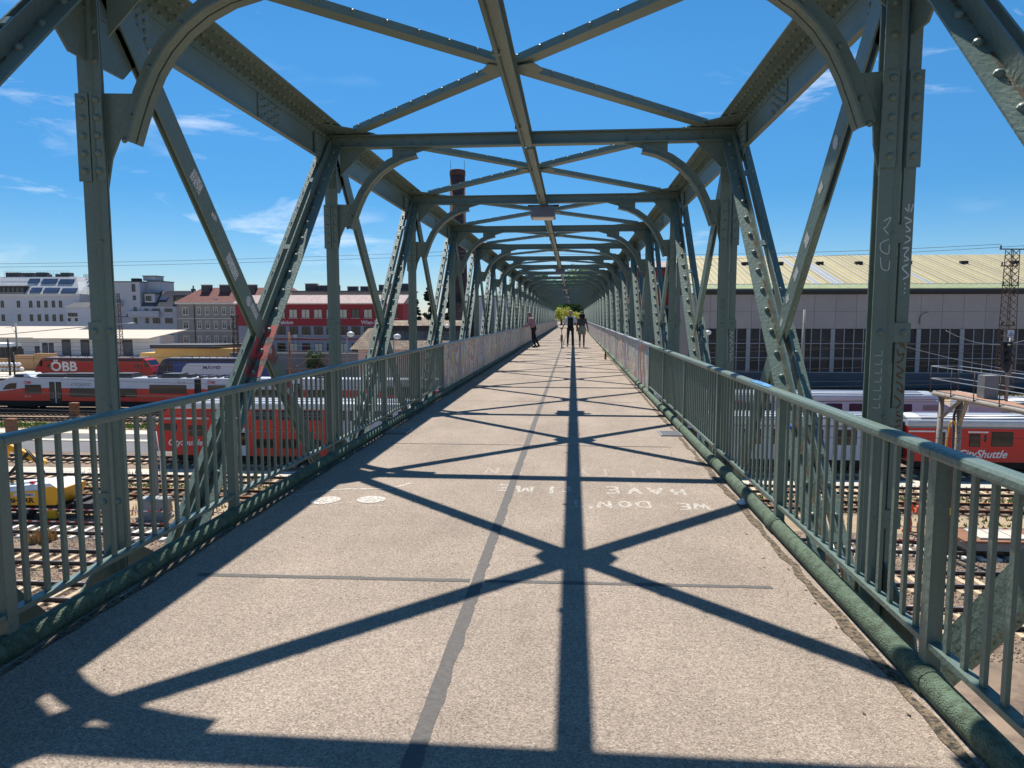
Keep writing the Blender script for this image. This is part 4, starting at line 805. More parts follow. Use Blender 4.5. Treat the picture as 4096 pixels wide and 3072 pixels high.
# low-floor electric multiple unit, red and white
t = thing('electric_multiple_unit', 'long red and white electric multiple unit with black windows behind the left posts', 'train', Y(0, 77.0, .05), YA)
def emu_car(x0, x1, wins, doors, nose=False):
    if nose:
        body(t, [(-65.6, 1.2), (-65.5, 1.75), (-64.6, 2.1), (-60.6, 2.65), (x1, 2.65), (x1, 1.2)], 'train_red', 'lower_body'); body(t, [(-65.52, 1.76), (-65.2, 2.3), (-64.3, 2.9), (-63.3, 3.45), (-62.4, 3.80), (x1, 3.83), (x1, 2.651), (-60.6, 2.651), (-64.6, 2.11)], 'train_white', 'upper_body')
        f = body(t, [(-63.3, 2.42), (-62.9, 2.9), (-62.4, 3.15), (-61.55, 3.2), (-61.7, 2.55)], 'train_glass', 'cab_window', -1.412, -1.4)
        b = MB(); b.prism([(-62.3, 3.81), (-61.9, 4.2), (-60.6, 4.25), (-60.0, 3.85)], -1.1, 1.1, 'y'); ob('roof_fairing', b.mesh('roof_fairing', 'train_white'), t); b = MB(); b.box(-62.0, -60.9, -1.12, -1.105, 3.85, 4.1); ob('roof_grille', b.mesh('roof_grille', 'machine_black'), t)
    else:
        body(t, [(x0, 1.2), (x0, 2.65), (x1, 2.65), (x1, 1.2)], 'train_red', 'lower_body'); body(t, [(x0, 2.651), (x0, 3.83), (x1, 3.83), (x1, 2.651)], 'train_white', 'upper_body')
    body(t, [(x0 + .4, .55), (x0 + .4, 1.2), (x1, 1.2), (x1, .55)], 'train_under', 'skirt', -1.36, 1.36)
    for w in wins: twindow(t, *w)
    for x in doors:
        for i in (0, 1):
            d = plate(x + i * .76, x + i * .76 + .64, .95, 3.34, -1.4, 'machine_black', 'door', t, .02, .05); plate(x + i * .76 + .08, x + i * .76 + .56, 1.5, 3.2, -1.42, 'train_glass', 'pane', d, .005, .05)
        plate(x + .645, x + .755, .95, 3.36, -1.4, 'train_white', 'door_strip', t, .024)
    bogies(t, ((x0 + 4, x1 - 1.2) if nose else (x0 + 1.2, x1 - 1.2)))
emu_car(-65.5, -40.8, [(-60.6, -58.7, 2.03, 3.02), (-55.3, -51.6, 1.66, 2.66), (-51.3, -47.5, 1.66, 2.66), (-45.98, -41.7, 2.12, 3.09)], [-57.7], True)
emu_car(-40.0, -21.2, [(-39.26, -35.4, 2.12, 3.09), (-34.8, -31, 1.66, 2.66), (-28, -24.3, 1.66, 2.66)], [-30.2]); emu_car(-20.4, -1.5, [(-19.8, -16, 2.12, 3.09), (-12.4, -8.4, 1.66, 2.66), (-7.8, -3, 1.66, 2.66)], [-15.2])
for x in (-40.4, -20.8): b = MB(); b.box(x - .4, x + .4, -1.25, 1.25, .9, 3.75); ob('gangway', b.mesh('gangway', 'machine_black'), t)
rnd = random.Random(4)
for x0, x1, z in ((-59.5, -56.2, 4.2), (-56.0, -52.6, 4.25), (-50.5, -48.2, 4.3), (-44.8, -42.6, 4.3)):
    b = MB(); b.box(x0, x1, -1.0, 1.0, 3.84, z - .12); b.box(x0 + .1, x1 - .1, -.9, .9, z - .12, z); ob('roof_box', b.mesh('roof_box', ['train_dark']), t)
for i in range(26):
    x = rnd.uniform(-52, -24); b = MB(); w = rnd.uniform(.2, .7); b.box(x, x + w, -.9 + rnd.uniform(0, .6), rnd.uniform(.1, .9), 3.84, 3.95 + rnd.uniform(0, .3)); ob('roof_gear', b.mesh('roof_gear', 'train_dark'), t)
b = MB(); b.tube([(-48, 0, 4.1), (-46.6, 0, 4.32), (-45.2, 0, 4.2), (-46.4, 0, 4.42), (-44.6, 0, 4.45)], .03, 6); b.tube([(-44.6, -.8, 4.45), (-44.6, .8, 4.45)], .03, 6); ob('pantograph', b.mesh('pantograph', 'train_dark'), t)
lettering('ÖBB', .42, 'letter_red', t, -60.75, -1.42, 3.12, .1, .006, 1.1); lettering('ÖBB', .42, 'letter_red', t, -39.3, -1.42, 3.28, .1, .006, 1.1); lettering('cityjet', .75, 'letter_grey', t, -55.2, -1.42, 2.9, .3, -.008, 1.25); lettering('dö', .34, 'letter_grey', t, -42.7, -1.42, 3.28, .1); lettering('vv', .34, 'letter_red', t, -42.15, -1.42, 3.28, .3); lettering('vv', .28, 'letter_white', t, -60.25, -1.415, 1.62, .3); lettering('dö', .28, 'letter_white', t, -60.7, -1.415, 1.62, .1)
# locomotives
def loco(label, x0, x1, main, cab, logo):
    t = thing('electric_locomotive', label, 'locomotive', Y(0, 113.0, .05), YA); 
    b = MB(); b.prism([(x0, .9), (x0 - .1, 1.5), (x0 + .25, 2.5), (x0 + 1.0, 3.55), (x0 + 1.4, 3.8), (x1 - 1.4, 3.8), (x1 - 1.0, 3.55), (x1 - .25, 2.5), (x1 + .1, 1.5), (x1, .9)], -1.48, 1.48, 'y'); ob('body', b.mesh('body', main), t)
    plate(x0 + 1.6, x1 - 1.6, 3.35, 3.78, -1.48, 'train_dark', 'vent_band', t, .02); b = MB(); b.box(x0 + 1.7, x1 - 1.7, -1.2, 1.2, 3.801, 3.92); ob('roof', b.mesh('roof', 'lamp_grey'), t)
    for s_, xe in ((1, x0), (-1, x1)):
        w = body(t, [(xe + s_ * .42, 2.42), (xe + s_ * 1.02, 3.42), (xe + s_ * 1.5, 3.42), (xe + s_ * 1.2, 2.42)], 'train_glass', 'cab_window', -1.494, -1.48); d = plate(min(xe + s_ * 2.0, xe + s_ * 2.75), max(xe + s_ * 2.0, xe + s_ * 2.75), 1.1, 3.1, -1.48, cab, 'door', t, .02); m = xe + s_ * 2.37; plate(m - .22, m + .22, 2.15, 2.9, -1.5, 'train_glass', 'pane', d, .006)
        for o_ in (-.5, .5): b = MB(); b.tube([(m + o_, -1.55, 1.2), (m + o_, -1.55, 2.7)], .03, 6); ob('grab_rail', b.mesh('grab_rail', 'galv'), t)
        wsd = MB(); wsd.hexa([(xe + s_ * .27, -1.3, 2.45), (xe + s_ * .27, 1.3, 2.45), (xe + s_ * .96, 1.3, 3.45), (xe + s_ * .96, -1.3, 3.45), (xe + s_ * .22, -1.3, 2.45), (xe + s_ * .22, 1.3, 2.45), (xe + s_ * .92, 1.3, 3.47), (xe + s_ * .92, -1.3, 3.47)]); ob('windscreen', wsd.mesh('windscreen', 'train_glass'), t)
    for i, x in enumerate((x0 + 3.6, x1 - 3.6)):
        b = MB(); s_ = 1 if i == 0 else -1; b.tube([(x, -.5, 3.95), (x + s_ * 1.6, -.5, 4.12), (x + s_ * .2, 0, 4.22), (x - s_ * .2, 0, 4.25)], .035, 6); b.tube([(x, .5, 3.95), (x + s_ * 1.6, .5, 4.12), (x + s_ * .2, 0, 4.22)], .035, 6); b.tube([(x - s_ * .2, -.8, 4.25), (x - s_ * .2, .8, 4.25)], .03, 6); ob('pantograph', b.mesh('pantograph', 'train_dark'), t)
    for i in range(9):
        b = MB(); x = x0 + 5.5 + i * 1.0; b.lathe([(.07, 0), (.1, .06), (.06, .1), (.1, .16), (.05, .24)], 8, (x, -.4 + (i % 3) * .4, 3.92)); ob('insulator', b.mesh('insulator', 'insulator'), t)
    b = MB(); b.tube([(x0 + 4, -.3, 4.18), (x0 + 8, -.35, 4.22), (x1 - 4, -.3, 4.2)], .025, 6); ob('roof_line', b.mesh('roof_line', 'train_dark'), t)
    body(t, [(x0 + .6, .3), (x0 + .6, .9), (x1 - .6, .9), (x1 - .6, .3)], 'train_under', 'underframe', -1.3, 1.3); bogies(t, (x0 + 4, x1 - 4), .55); return t
t = loco('red electric locomotive with huge white letters behind the multiple unit', -87.4, -67.2, 'train_red_dark', 'train_red_dark', None)
lettering('ÖBB', 2.12, 'letter_white', t, -84.7, -1.5, 1.74, 0, .06, 1.12)
t = loco('blue and white electric locomotive nose to nose with the red one', -66.4, -46.8, 'train_blue', 'train_navy', None)
b = MB(); b.prism([(-62.4, 1.25), (-61.9, 2.4), (-61.3, 3.0), (-60.6, 3.08), (-51, 3.08), (-50.4, 2.9), (-50.8, 1.25)], -1.495, -1.48, 'y'); ob('white_panel', b.mesh('white_panel', 'train_white'), t); b = MB(); b.prism([(-66.3, 1.2), (-66.0, 2.5), (-65.2, 3.3), (-64.2, 3.3), (-64.2, 1.2)], -1.49, -1.48, 'y'); ob('navy_panel', b.mesh('navy_panel', 'train_navy'), t)
lettering('MÁV', .80, 'letter_navy', t, -58.6, -1.5, 2.1, 0, .006, 1.2)
b = MB(); b.tube([(-55.95 + .36 * math.cos(i * .45 + .6), -1.5, 2.4 + .24 * math.sin(i * .45 + .6)) for i in range(13)], .05, 6); b.tube([(-56.75, -1.5, 2.45), (-56.0, -1.5, 2.48), (-55.6, -1.5, 2.4)], .05, 6); b.tube([(-56.6, -1.5, 2.30), (-56.0, -1.5, 2.28)], .045, 6); ob('emblem', b.mesh('emblem', 'letter_navy'), t)
# ------------------------------------------------------------------ buildings
_wm = {}
def win(parent, x0, x1, z0, z1, y, style='dark', glass='pane'):
    """window standing in a wall that faces -y: surround proud of the wall, sill, pane set in, bars"""
    w, h = round(x1 - x0, 2), round(z1 - z0, 2); key = (w, h, style, glass)
    if key not in _wm:
        fm = {'dark': 'frame_dark', 'white': 'frame_white', 'old': 'frame_white', 'shop': 'frame_dark'}[style]; f = MB(); t = .09 if style != 'old' else .11
        f.box(0, w, -.06, .02, 0, t); f.box(0, w, -.06, .02, h - t, h); f.box(0, t, -.06, .02, t, h - t); f.box(w - t, w, -.06, .02, t, h - t)
        if w > 1.3 or style == 'old': f.box(w / 2 - .04, w / 2 + .04, -.05, .02, t, h - t)
        if style == 'old': f.box(t, w / 2 - .041, -.05, .02, h * .64, h * .64 + .08); f.box(w / 2 + .041, w - t, -.05, .02, h * .64, h * .64 + .08)
        s_ = MB(); s_.box(-.12, w + .12, -.16, .0, -.1, -.002)
        p = MB(); p.box(t, w - t, -.012, .0, t, h - t)
        hd_ = MB(); hd_.box(-.18, w + .18, -.14, 0, h + .15, h + .25)
        _wm[key] = (f.mesh('window', fm), hd_.mesh('hood', 'trim_pale') if style == 'old' else None, s_.mesh('sill', 'trim_pale' if style in ('old', 'dark') else fm), p.mesh('pane', glass))
    f, hd_, s_, p = _wm[key]; o = ob('window', f, parent, (x0, y, z0)); ob('sill', s_, o); ob('pane', p, o)
    if hd_: ob('hood', hd_, o)
    return o
def skylight(parent, x, y, z, w, l, ang, n=2):
    b = MB(); b.box(0, w, 0, l, .0, .10); o = ob('skylight', b.mesh('skylight', 'frame_dark'), parent, (x, y, z), (ang, 0, 0))
    for i in range(n): q = MB(); q.box(w * i / n + .06, w * (i + 1) / n - .06, .08, l - .08, .1, .115); ob('pane', q.mesh('pane', 'pane_sky'), o)
def bld(name, label, v): return thing(name, label, 'building', Y(0, v), YA)
def part_box(t, name, mat, *a): b = MB(); b.box(*a); return ob(name, b.mesh(name, mat), t)
# pale apartment house with a steep white-tiled roof
t = bld('apartment_house', 'pale apartment house with steep white tiled roof and skylights at far left', 190)
part_box(t, 'wall', 'plaster_white', -176, -134.6, 0, 14, 0, 16.9); part_box(t, 'cornice', 'trim_pale', -176, -134.3, -.3, 0, 16.4, 16.95)
b = MB(); b.hexa([(-176, -.3, 16.96), (-134.3, -.3, 16.96), (-136, 14.3, 16.96), (-176, 14.3, 16.96), (-176, 4.0, 22.0), (-137.9, 4.0, 22.0), (-137.9, 10, 22.0), (-176, 10, 22.0)]); rf = ob('roof', b.mesh('roof', 'tiles_white'), t)
sa = math.atan2(5.04, 4.3)
def on_roof(h): return -.3 + (h - 16.96) / 5.04 * 4.3
for x0, w, h, n in ((-151.4, 3.2, 20.0, 2), (-147.3, 4.4, 19.9, 3), (-142.2, 4.4, 19.8, 3), (-149.2, 3.2, 17.35, 2), (-145.2, 4.4, 17.3, 3), (-140.0, 4.4, 17.2, 3)): skylight(t, x0, on_roof(h) - .06, h + .06, w, 1.75, sa, n)
part_box(t, 'dormer', 'roof_trim', -176, -150.4, -.2, 3, 17.0, 19.2); part_box(t, 'dormer_roof', 'trim_pale', -176, -150.0, -.6, 3.2, 19.2, 19.4)
for i in range(6): win(t, -158.5 + i * 1.35, -157.35 + i * 1.35, 17.35, 18.85, -.2, 'dark')
for zz in (13.2, 9.4, 5.6):
    for x0 in (-163, -157.9, -153.1, -149.5, -147.2, -145.0, -142.8, -140.7): win(t, x0, x0 + .95, zz, zz + 1.9, 0, 'dark')
for i, (x, w, h) in enumerate(((-166, 2.6, 1.3), (-160, 4, 1.3), (-154.6, 2.6, 1.2), (-150.8, 2.6, 1.3), (-148.4, 1, .8), (-145, .9, .8), (-143.4, 2.6, 1.2))): part_box(t, 'roof_unit', 'metal_dark', x, x + w, 5, 7, 22.0, 22.0 + h)
b = MB()
for i in range(20): b.box(-160 + i * 1.0, -159.96 + i * 1.0, 4.4, 4.44, 22, 23.6)
for z in (22.8, 23.6): b.box(-160, -140, 4.4, 4.44, z, z + .04)
ob('roof_rail', b.mesh('roof_rail', 'metal_dark'), t)
for i in range(5): b = MB(); b.tube([(-138.5 + i * .45, 8, 20), (-138.5 + i * .45, 8, 23.0)], .1, 6); ob('flue', b.mesh('flue', 'galv'), t)
# brick chimney stack house sliver
t = bld('brick_house', 'sliver of reddish brick house between the white and the grey house', 197); part_box(t, 'wall', 'plaster_old', -139, -125, 0, 10, 0, 16); b = MB(); b.hexa([(-139, -.3, 16), (-125, -.3, 16), (-125, 10, 16), (-139, 10, 16), (-139, 4, 20), (-125, 4, 20), (-125, 6, 20), (-139, 6, 20)]); ob('roof', b.mesh('roof', 'tiles_red'), t); part_box(t, 'chimney', 'chimney_brick', -138, -134.5, 3, 5, 18.5, 21)
# low house with dark roof in front
t = bld('low_house', 'low white house with a dark metal roof in front of the white house', 186); part_box(t, 'wall', 'plaster_white', -135.8, -126.5, 0, 6, 0, 13.2); b = MB(); b.hexa([(-136.2, -.3, 13.2), (-126.3, -.3, 13.2), (-126.3, 6, 13.2), (-136.2, 6, 13.2), (-134.8, 2, 14.6), (-126.3, 2, 14.6), (-126.3, 5, 14.6), (-134.8, 5, 14.6)]); ob('roof', b.mesh('roof', 'roof_dark'), t); win(t, -135.3, -132.6, 10.7, 11.7, 0, 'dark'); win(t, -135.4, -134.6, 9.4, 10.3, 0, 'dark'); win(t, -133.4, -132.6, 9.4, 10.3, 0, 'dark')
# grey stepped apartment block
t = bld('stepped_apartment_block', 'light grey stepped apartment block with flat tower behind the lattice mast', 190)
part_box(t, 'tower_wall', 'plaster_grey', -130, -116.95, 0, 11, 0, 20.2); b = MB(); b.box(-116.949, -113.3, 3.5, 11, 0, 20.5); ob('rear_wall', b.mesh('rear_wall', 'plaster_grey'), t); part_box(t, 'roof_edge', 'roof_trim', -130.2, -116.8, -.2, 11.2, 20.2, 20.45); part_box(t, 'roof_edge', 'roof_trim', -116.79, -113.2, 3.3, 11.2, 20.5, 20.75)
part_box(t, 'roof_unit', 'metal_dark', -121.2, -119.2, 3, 5, 20.45, 21.4); part_box(t, 'stair_head', 'plaster_grey', -118.3, -114.6, 4, 8, 20.76, 22.0); part_box(t, 'stair_head_roof', 'roof_trim', -118.5, -114.4, 3.8, 8.2, 22.0, 22.2); part_box(t, 'low_wall', 'plaster_grey', -116.948, -106.6, 0, 9, 0, 13.5)
b = MB(); b.hexa([(-116.9, -.2, 13.52), (-106.4, -.2, 13.52), (-103.3, 9, 13.52), (-116.9, 9, 13.52), (-114, 4.2, 17.9), (-103, 4.2, 17.9), (-103, 6, 17.9), (-114, 6, 17.9)]); rf = ob('roof', b.mesh('roof', 'roof_dark'), t)
for i in range(20): s_ = MB(); x = -112.6 + i * .42; s_.beam((x - 1.2, -.1, 13.62), (x + 1.0, 4.2, 17.95), .05, .08); ob('standing_seam', s_.mesh('standing_seam', 'roof_trim'), rf)
part_box(t, 'dormer', 'plaster_grey', -115.9, -113.0, .4, 4, 14.6, 17.0); part_box(t, 'dormer_roof', 'roof_trim', -116.2, -112.6, .1, 4, 17.0, 17.25); win(t, -115.6, -114.0, 15.0, 16.4, .4, 'dark'); skylight(t, -112.4, 1.35, 15.2, 2.3, 1.4, math.atan2(4.4, 4.4), 2); part_box(t, 'dormer', 'roof_trim', -107.9, -104, .8, 4, 14.7, 16.6); win(t, -107.4, -105.2, 15.0, 16.3, .8, 'dark')
b = MB(); b.tube([(-104.3, 5, 17.9), (-104.3, 5, 19.4)], .2, 8); b.box(-104.8, -103.8, 4.6, 5.4, 17.9, 18.5); ob('flue', b.mesh('flue', 'metal_dark'), t)
for x0, x1, z0, z1 in ((-119.25, -118.25, 17.5, 19.65), (-119.05, -118.2, 15.2, 16.5), (-119.0, -118.15, 12.2, 13.3), (-119.1, -118.15, 8.8, 10.3), (-115.7, -114.8, 12.25, 12.9), (-113.6, -111.4, 12.25, 12.9), (-110.1, -107.9, 11.9, 12.9), (-115.7, -114.75, 8.8, 10.3), (-113.6, -111.5, 8.8, 10.3), (-110.05, -107.9, 8.8, 10.3), (-119, -118.1, 5.6, 7.0), (-115.7, -114.7, 5.6, 7.0), (-113.5, -111.4, 5.6, 7.0), (-110, -107.9, 5.6, 7.0), (-126, -124.9, 15.2, 16.9), (-126, -124.9, 11.5, 13.0), (-126, -124.9, 8, 9.8)): win(t, x0, x1, z0, z1, 0, 'dark')
part_box(t, 'balcony', 'plaster_grey', -120.2, -111.2, -1.2, -.001, 10.6, 12.2); part_box(t, 'balcony', 'plaster_grey', -127, -122, -1.2, -.001, 13.6, 15.0)
# old grey tenement with red tiles
t = bld('tenement_house', 'old grey tenement with red tiled hip roof behind the crossing diagonals', 185)
part_box(t, 'wall', 'plaster_old', -103.7, -70, 0, 12, 0, 14.4); part_box(t, 'cornice', 'trim_pale', -104.1, -69.6, -.5, 0, 14.0, 14.5)
for z in (10.2, 6.9): part_box(t, 'string_course', 'trim_pale', -103.7, -70, -.12, -.001, z - .12, z + .06)
b = MB(); b.hexa([(-104.2, -.6, 14.52), (-69.5, -.6, 14.52), (-69.5, 12.6, 14.52), (-104.2, 12.6, 14.52), (-99.2, 5.6, 18.6), (-74, 5.6, 18.6), (-74, 6.4, 18.6), (-99.2, 6.4, 18.6)]); ob('roof', b.mesh('roof', 'tiles_red'), t)
for x0, x1 in ((-98.7, -96.3), (-93.6, -90.6), (-86.4, -83.6), (-79, -76.5)): part_box(t, 'chimney', 'metal_dark', x0, x1, 3.8, 5.4, 16.5, 19.2); part_box(t, 'chimney_cap', 'trim_pale', x0 - .1, x1 + .1, 3.7, 5.5, 19.2, 19.4)
b = MB(); b.box(-93.6, -92.6, .6, 1.5, 14.9, 15.6); ob('roof_hatch', b.mesh('roof_hatch', 'trim_pale'), t); part_box(t, 'downpipe', 'metal_dark', -98.95, -98.8, -.2, -.05, 2, 14)
for z in (11.2, 7.45, 3.5):
    win(t, -102.2, -100.6, z, z + 1.85, 0, 'old')
    for i in range(12): win(t, -98.2 + i * 2.31, -97.1 + i * 2.31, z, z + 1.85, 0, 'old')
# red and grey office building with lettering
t = bld('office_building', 'long red upper and grey lower office building with white lettering', 148)
part_box(t, 'upper_wall', 'plaster_red', -70, -33.9, 0, 11, 8.75, 13.45); part_box(t, 'lower_wall', 'plaster_blue', -70, -33.9, .05, 10.9, 0, 8.749); part_box(t, 'eaves', 'trim_pale', -70.3, -33.5, -.45, 0, 13.3, 13.5)
b = MB(); b.hexa([(-70.4, -.5, 13.51), (-33.4, -.5, 13.51), (-33.4, 11.5, 13.51), (-70.4, 11.5, 13.51), (-70.4, 5.2, 15.4), (-33.4, 5.2, 15.4), (-33.4, 5.8, 15.4), (-70.4, 5.8, 15.4)]); ob('roof', b.mesh('roof', 'tiles_pink'), t)
b = MB(); b.prism([(0, 8.75), (11, 8.75), (11, 13.45), (5.5, 15.3), (0, 13.45)], -33.899, -33.7, 'x'); ob('gable_wall', b.mesh('gable_wall', 'plaster_red'), t)
part_box(t, 'red_band', 'plaster_red', -66, -40, -.04, .045, 5.75, 6.05)
for i in range(12):
    x0 = -66.4 + i * 2.70; up = 'blind' if i not in (8, 10, 11) else 'pane'; win(t, x0, x0 + 1.85, 10.4, 12.25, 0, 'dark', up); win(t, x0, x0 + 1.85, 6.8, 8.6, .05, 'dark', 'pane'); win(t, x0, x0 + 1.75, 3.25, 5.05, .05, 'dark', 'blind' if i % 2 else 'pane')
lettering('Traktion', 1.12, 'letter_white', t, -61.3, -.02, 9.12, 0, .02, 1.0); lettering('Wien-West', 1.12, 'letter_white', t, -42.7, -.02, 9.12, 0, .02, 1.0)
b = MB(); b.box(-57.3, -56.5, -.5, .04, 6.3, 6.9); b.tube([(-56.9, -.15, 6.3), (-56.9, -.15, 1.5)], .06, 6); ob('air_conditioner', b.mesh('air_conditioner', 'trim_pale'), t)
# roofscape behind
t = bld('rear_house', 'dark flat roofed terrace house rising behind the pink tiled office roof', 185); part_box(t, 'wall', 'plaster_old', -72, -40, 0, 8, 0, 17.2); part_box(t, 'roof', 'roof_dark', -72.4, -39.6, -.3, 8, 17.2, 17.5)
for x0, x1, h in ((-69, -66, 19.4), (-65.6, -60, 18.9), (-57.5, -55, 18.6), (-54, -52, 18.6), (-49, -48, 19.0), (-46, -41, 19.3)): part_box(t, 'roof_unit', 'metal_dark', x0, x1, 2, 4, 17.5, h); part_box(t, 'unit_cap', 'trim_pale', x0 - .1, x1 + .1, 1.9, 4.1, h, h + .15)
# goods sheds
def shed(label, x0, x1, xr, v, doors, low, high, depth):
    t = thing('goods_shed', label, 'shed', Y(0, v), YA); part_box(t, 'wall', 'plaster_white', x0, x1, 1.5, depth, 0, low + .6)
    b = MB(); b.hexa([(x0, -.8, low), (x1 - 1.5, -.8, low), (xr, depth, high), (x0, depth, high), (x0, -.8, low + .22), (x1 - 1.5, -.8, low + .22), (xr, depth, high + .22), (x0, depth, high + .22)]); rf = ob('roof', b.mesh('roof', 'roof_pale'), t)
    for d0, d1, z1 in doors: dd = part_box(t, 'door', 'roof_trim', d0, d1, 1.42, 1.499, 1.2, z1); part_box(dd, 'panel', 'hall_plinth', d0 + .15, d1 - .15, 1.40, 1.419, 1.3, z1 - .6)
    part_box(t, 'platform', 'concrete', x0, x1, -.6, 1.49, 0, 1.15)
    return t
shed('long goods shed with pale sloping roof at the far left', -150, -124, -121.5, 166, [(-131, -129.4, 3.4)], 5.4, 8.0, 9); shed('goods shed with pale roof and tall doors behind the red locomotive', -128.2, -97.5, -94.2, 164, [(-127.5, -126.1, 4.3), (-125.8, -124.6, 4.3), (-122.4, -120.2, 5.1), (-117.6, -115.4, 5.1), (-106.8, -104.4, 5.1)], 5.3, 7.2, 8)
# yellow low building
t = bld('yellow_shed', 'low yellow building with dark flat roof behind the blue locomotive', 135); part_box(t, 'wall', 'plaster_yellow', -80.6, -64.2, 0, 8, 0, 4.45); part_box(t, 'annex', 'plaster_yellow', -84, -80.61, .4, 6, 0, 3.5); b = MB(); b.hexa([(-81.2, -.7, 4.46), (-68, -.7, 4.46), (-63.6, 8.4, 4.46), (-81.2, 8.4, 4.46), (-81.2, -.7, 5.15), (-68, -.7, 5.2), (-63.6, 8.4, 5.2), (-81.2, 8.4, 5.15)]); ob('roof', b.mesh('roof', 'roof_trim'), t)
# brown tiled house beside the bridge
t = bld('tiled_house', 'pale house with a weathered brown tiled hip roof left of the bridge', 92); part_box(t, 'wall', 'plaster_pink', -27.2, -13, .6, 9, 0, 6.4); b = MB(); b.hexa([(-28.2, 0, 6.4), (-12, 0, 6.4), (-12, 9.6, 6.4), (-28.2, 9.6, 6.4), (-26.6, 3.6, 9.1), (-12, 3.6, 9.1), (-12, 6, 9.1), (-26.6, 6, 9.1)]); ob('roof', b.mesh('roof', 'tiles_brown'), t)
part_box(t, 'clerestory', 'roof_trim', -24.6, -12, 3.2, 6.4, 8.3, 9.5); b = MB(); b.hexa([(-25.2, 2.6, 9.5), (-12, 2.6, 9.5), (-12, 7, 9.5), (-25.2, 7, 9.5), (-25, 4.6, 10.2), (-12, 4.6, 10.2), (-12, 5, 10.2), (-25, 5, 10.2)]); ob('upper_roof', b.mesh('upper_roof', 'tiles_brown'), t); b = MB(); b.lathe([(.32, 0), (.32, .05)], 14); 
b.v = [(p[0] - 25.9, .55 + p[2], p[1] + 5.3) for p in b.v]; ob('round_window', b.mesh('round_window', 'machine_black'), t)
# retaining wall with creeper
t = thing('yard_wall', 'dark weathered concrete wall below the red office building', 'wall', Y(0, 120), YA); part_box(t, 'wall', 'plaster_old', -58, -28, 0, .5, 0, 4.25); part_box(t, 'coping', 'concrete', -58.1, -27.9, -.1, .6, 4.25, 4.42)
# brick factory chimney
t = thing('factory_chimney', 'tall dark brick factory chimney rising behind the left truss', 'chimney', Y(-20.0, 135)); b = MB(); b.lathe([(2.35, 0), (2.3, 8), (2.1, 10), (2.02, 14), (1.95, 16.4), (1.75, 17), (1.42, 36.9)], 20); ob('shaft', b.mesh('shaft', 'chimney_brick'), t); b = MB(); b.lathe([(1.43, 36.9), (1.5, 37.0), (1.5, 37.9), (1.3, 38.0)], 20); ob('cap', b.mesh('cap', 'chimney_brick'), t)
for x in (-1.3, 1.3): b = MB(); b.tube([(x, 0, 37.8), (x, 0, 39.8)], .04, 5); ob('lightning_rod', b.mesh('lightning_rod', 'metal_dark'), t)
t = bld('boiler_house', 'brick boiler house at the foot of the factory chimney', 128); part_box(t, 'wall', 'grille_brick', -20.5, -16.2, 0, 5, 0, 13); part_box(t, 'roof', 'metal_dark', -20.7, -16, -.2, 5.2, 13, 13.3)
# far city
t = bld('far_block', 'far grey block with a satellite dish seen between the left posts', 200); part_box(t, 'wall', 'plaster_white', -27, -14, 0, 12, 0, 16.3); b = MB(); b.lathe([(.1, 0), (.8, .3), (1.25, .8)], 14); b.v = [(p[0] - 20.6, -p[2] + .5, p[1] + 17.7) for p in b.v]; ob('satellite_dish', b.mesh('satellite_dish', 'trim_pale'), t); part_box(t, 'roof_edge', 'roof_trim', -27.2, -13.8, -.2, 12, 16.3, 16.6)
t = bld('glass_tower', 'far blue glass tower between the left posts', 420); part_box(t, 'wall', 'pane_sky', -36.5, -33.2, 0, 8, 0, 27.5)
for i in range(8): part_box(t, 'floor_band', 'frame_white', -36.55, -33.15, -.1, 0, 3 + i * 3.2, 3.3 + i * 3.2)
# big workshop hall on the right
t = thing('workshop_hall', 'huge workshop hall with yellow metal roof and grey panel wall on the right', 'hall', Y(0, 110), YA)
H0, H1 = 19.6, 92.0; part_box(t, 'wall', 'hall_plinth', H0, H1, .3, 45, 0, 14.3); part_box(t, 'plinth', 'hall_plinth', H0, H1, -.05, .299, 0, 2.32); part_box(t, 'gutter', 'roof_trim', H0 - .1, H1, -.7, .0, 14.38, 14.72); part_box(t, 'fascia', 'roof_trim', H0, H1, -.12, .298, 14.0, 14.379)
pm = MB(); pm.box(.02, 3.05, 0, .2, .02, 2.56); pa = pm.mesh('wall_panel', 'hall_panel'); n = int((H1 - 22.1) / 3.07)
for i in range(-1, n + 1):
    for z in (8.88, 11.45): ob('wall_panel', pa, t, (22.15 + 3.07 * i, -.02 + random.uniform(-.01, .01), z))
gm = MB(); gm.box(.06, 1.36, 0, .06, .05, 2.1); ga = gm.mesh('pane', 'hall_glass'); mm = MB(); mm.box(-.06, .06, -.12, .1, 2.33, 8.85); ma = mm.mesh('mullion', 'hall_frame'); pp_ = MB(); pp_.box(-.3, .3, -.2, .2, 2.33, 8.86); pa2 = pp_.mesh('pier', 'hall_frame')
x = 27.9 - 6.2
while x < 88:
    ob('pier', pa2, t, (x, .08, 0))
    for j in range(4):
        xx = x + .3 + j * 1.4
        for z in (2.36, 4.55, 6.72): ob('pane', ga, t, (xx, .12, z))
        if j: ob('mullion', ma, t, (xx, .14, 0))
    x += 6.2
for z in (2.33, 4.50, 6.67): part_box(t, 'transom', 'hall_frame', H0, H1, -.06, .11, z - .06, z + .06)
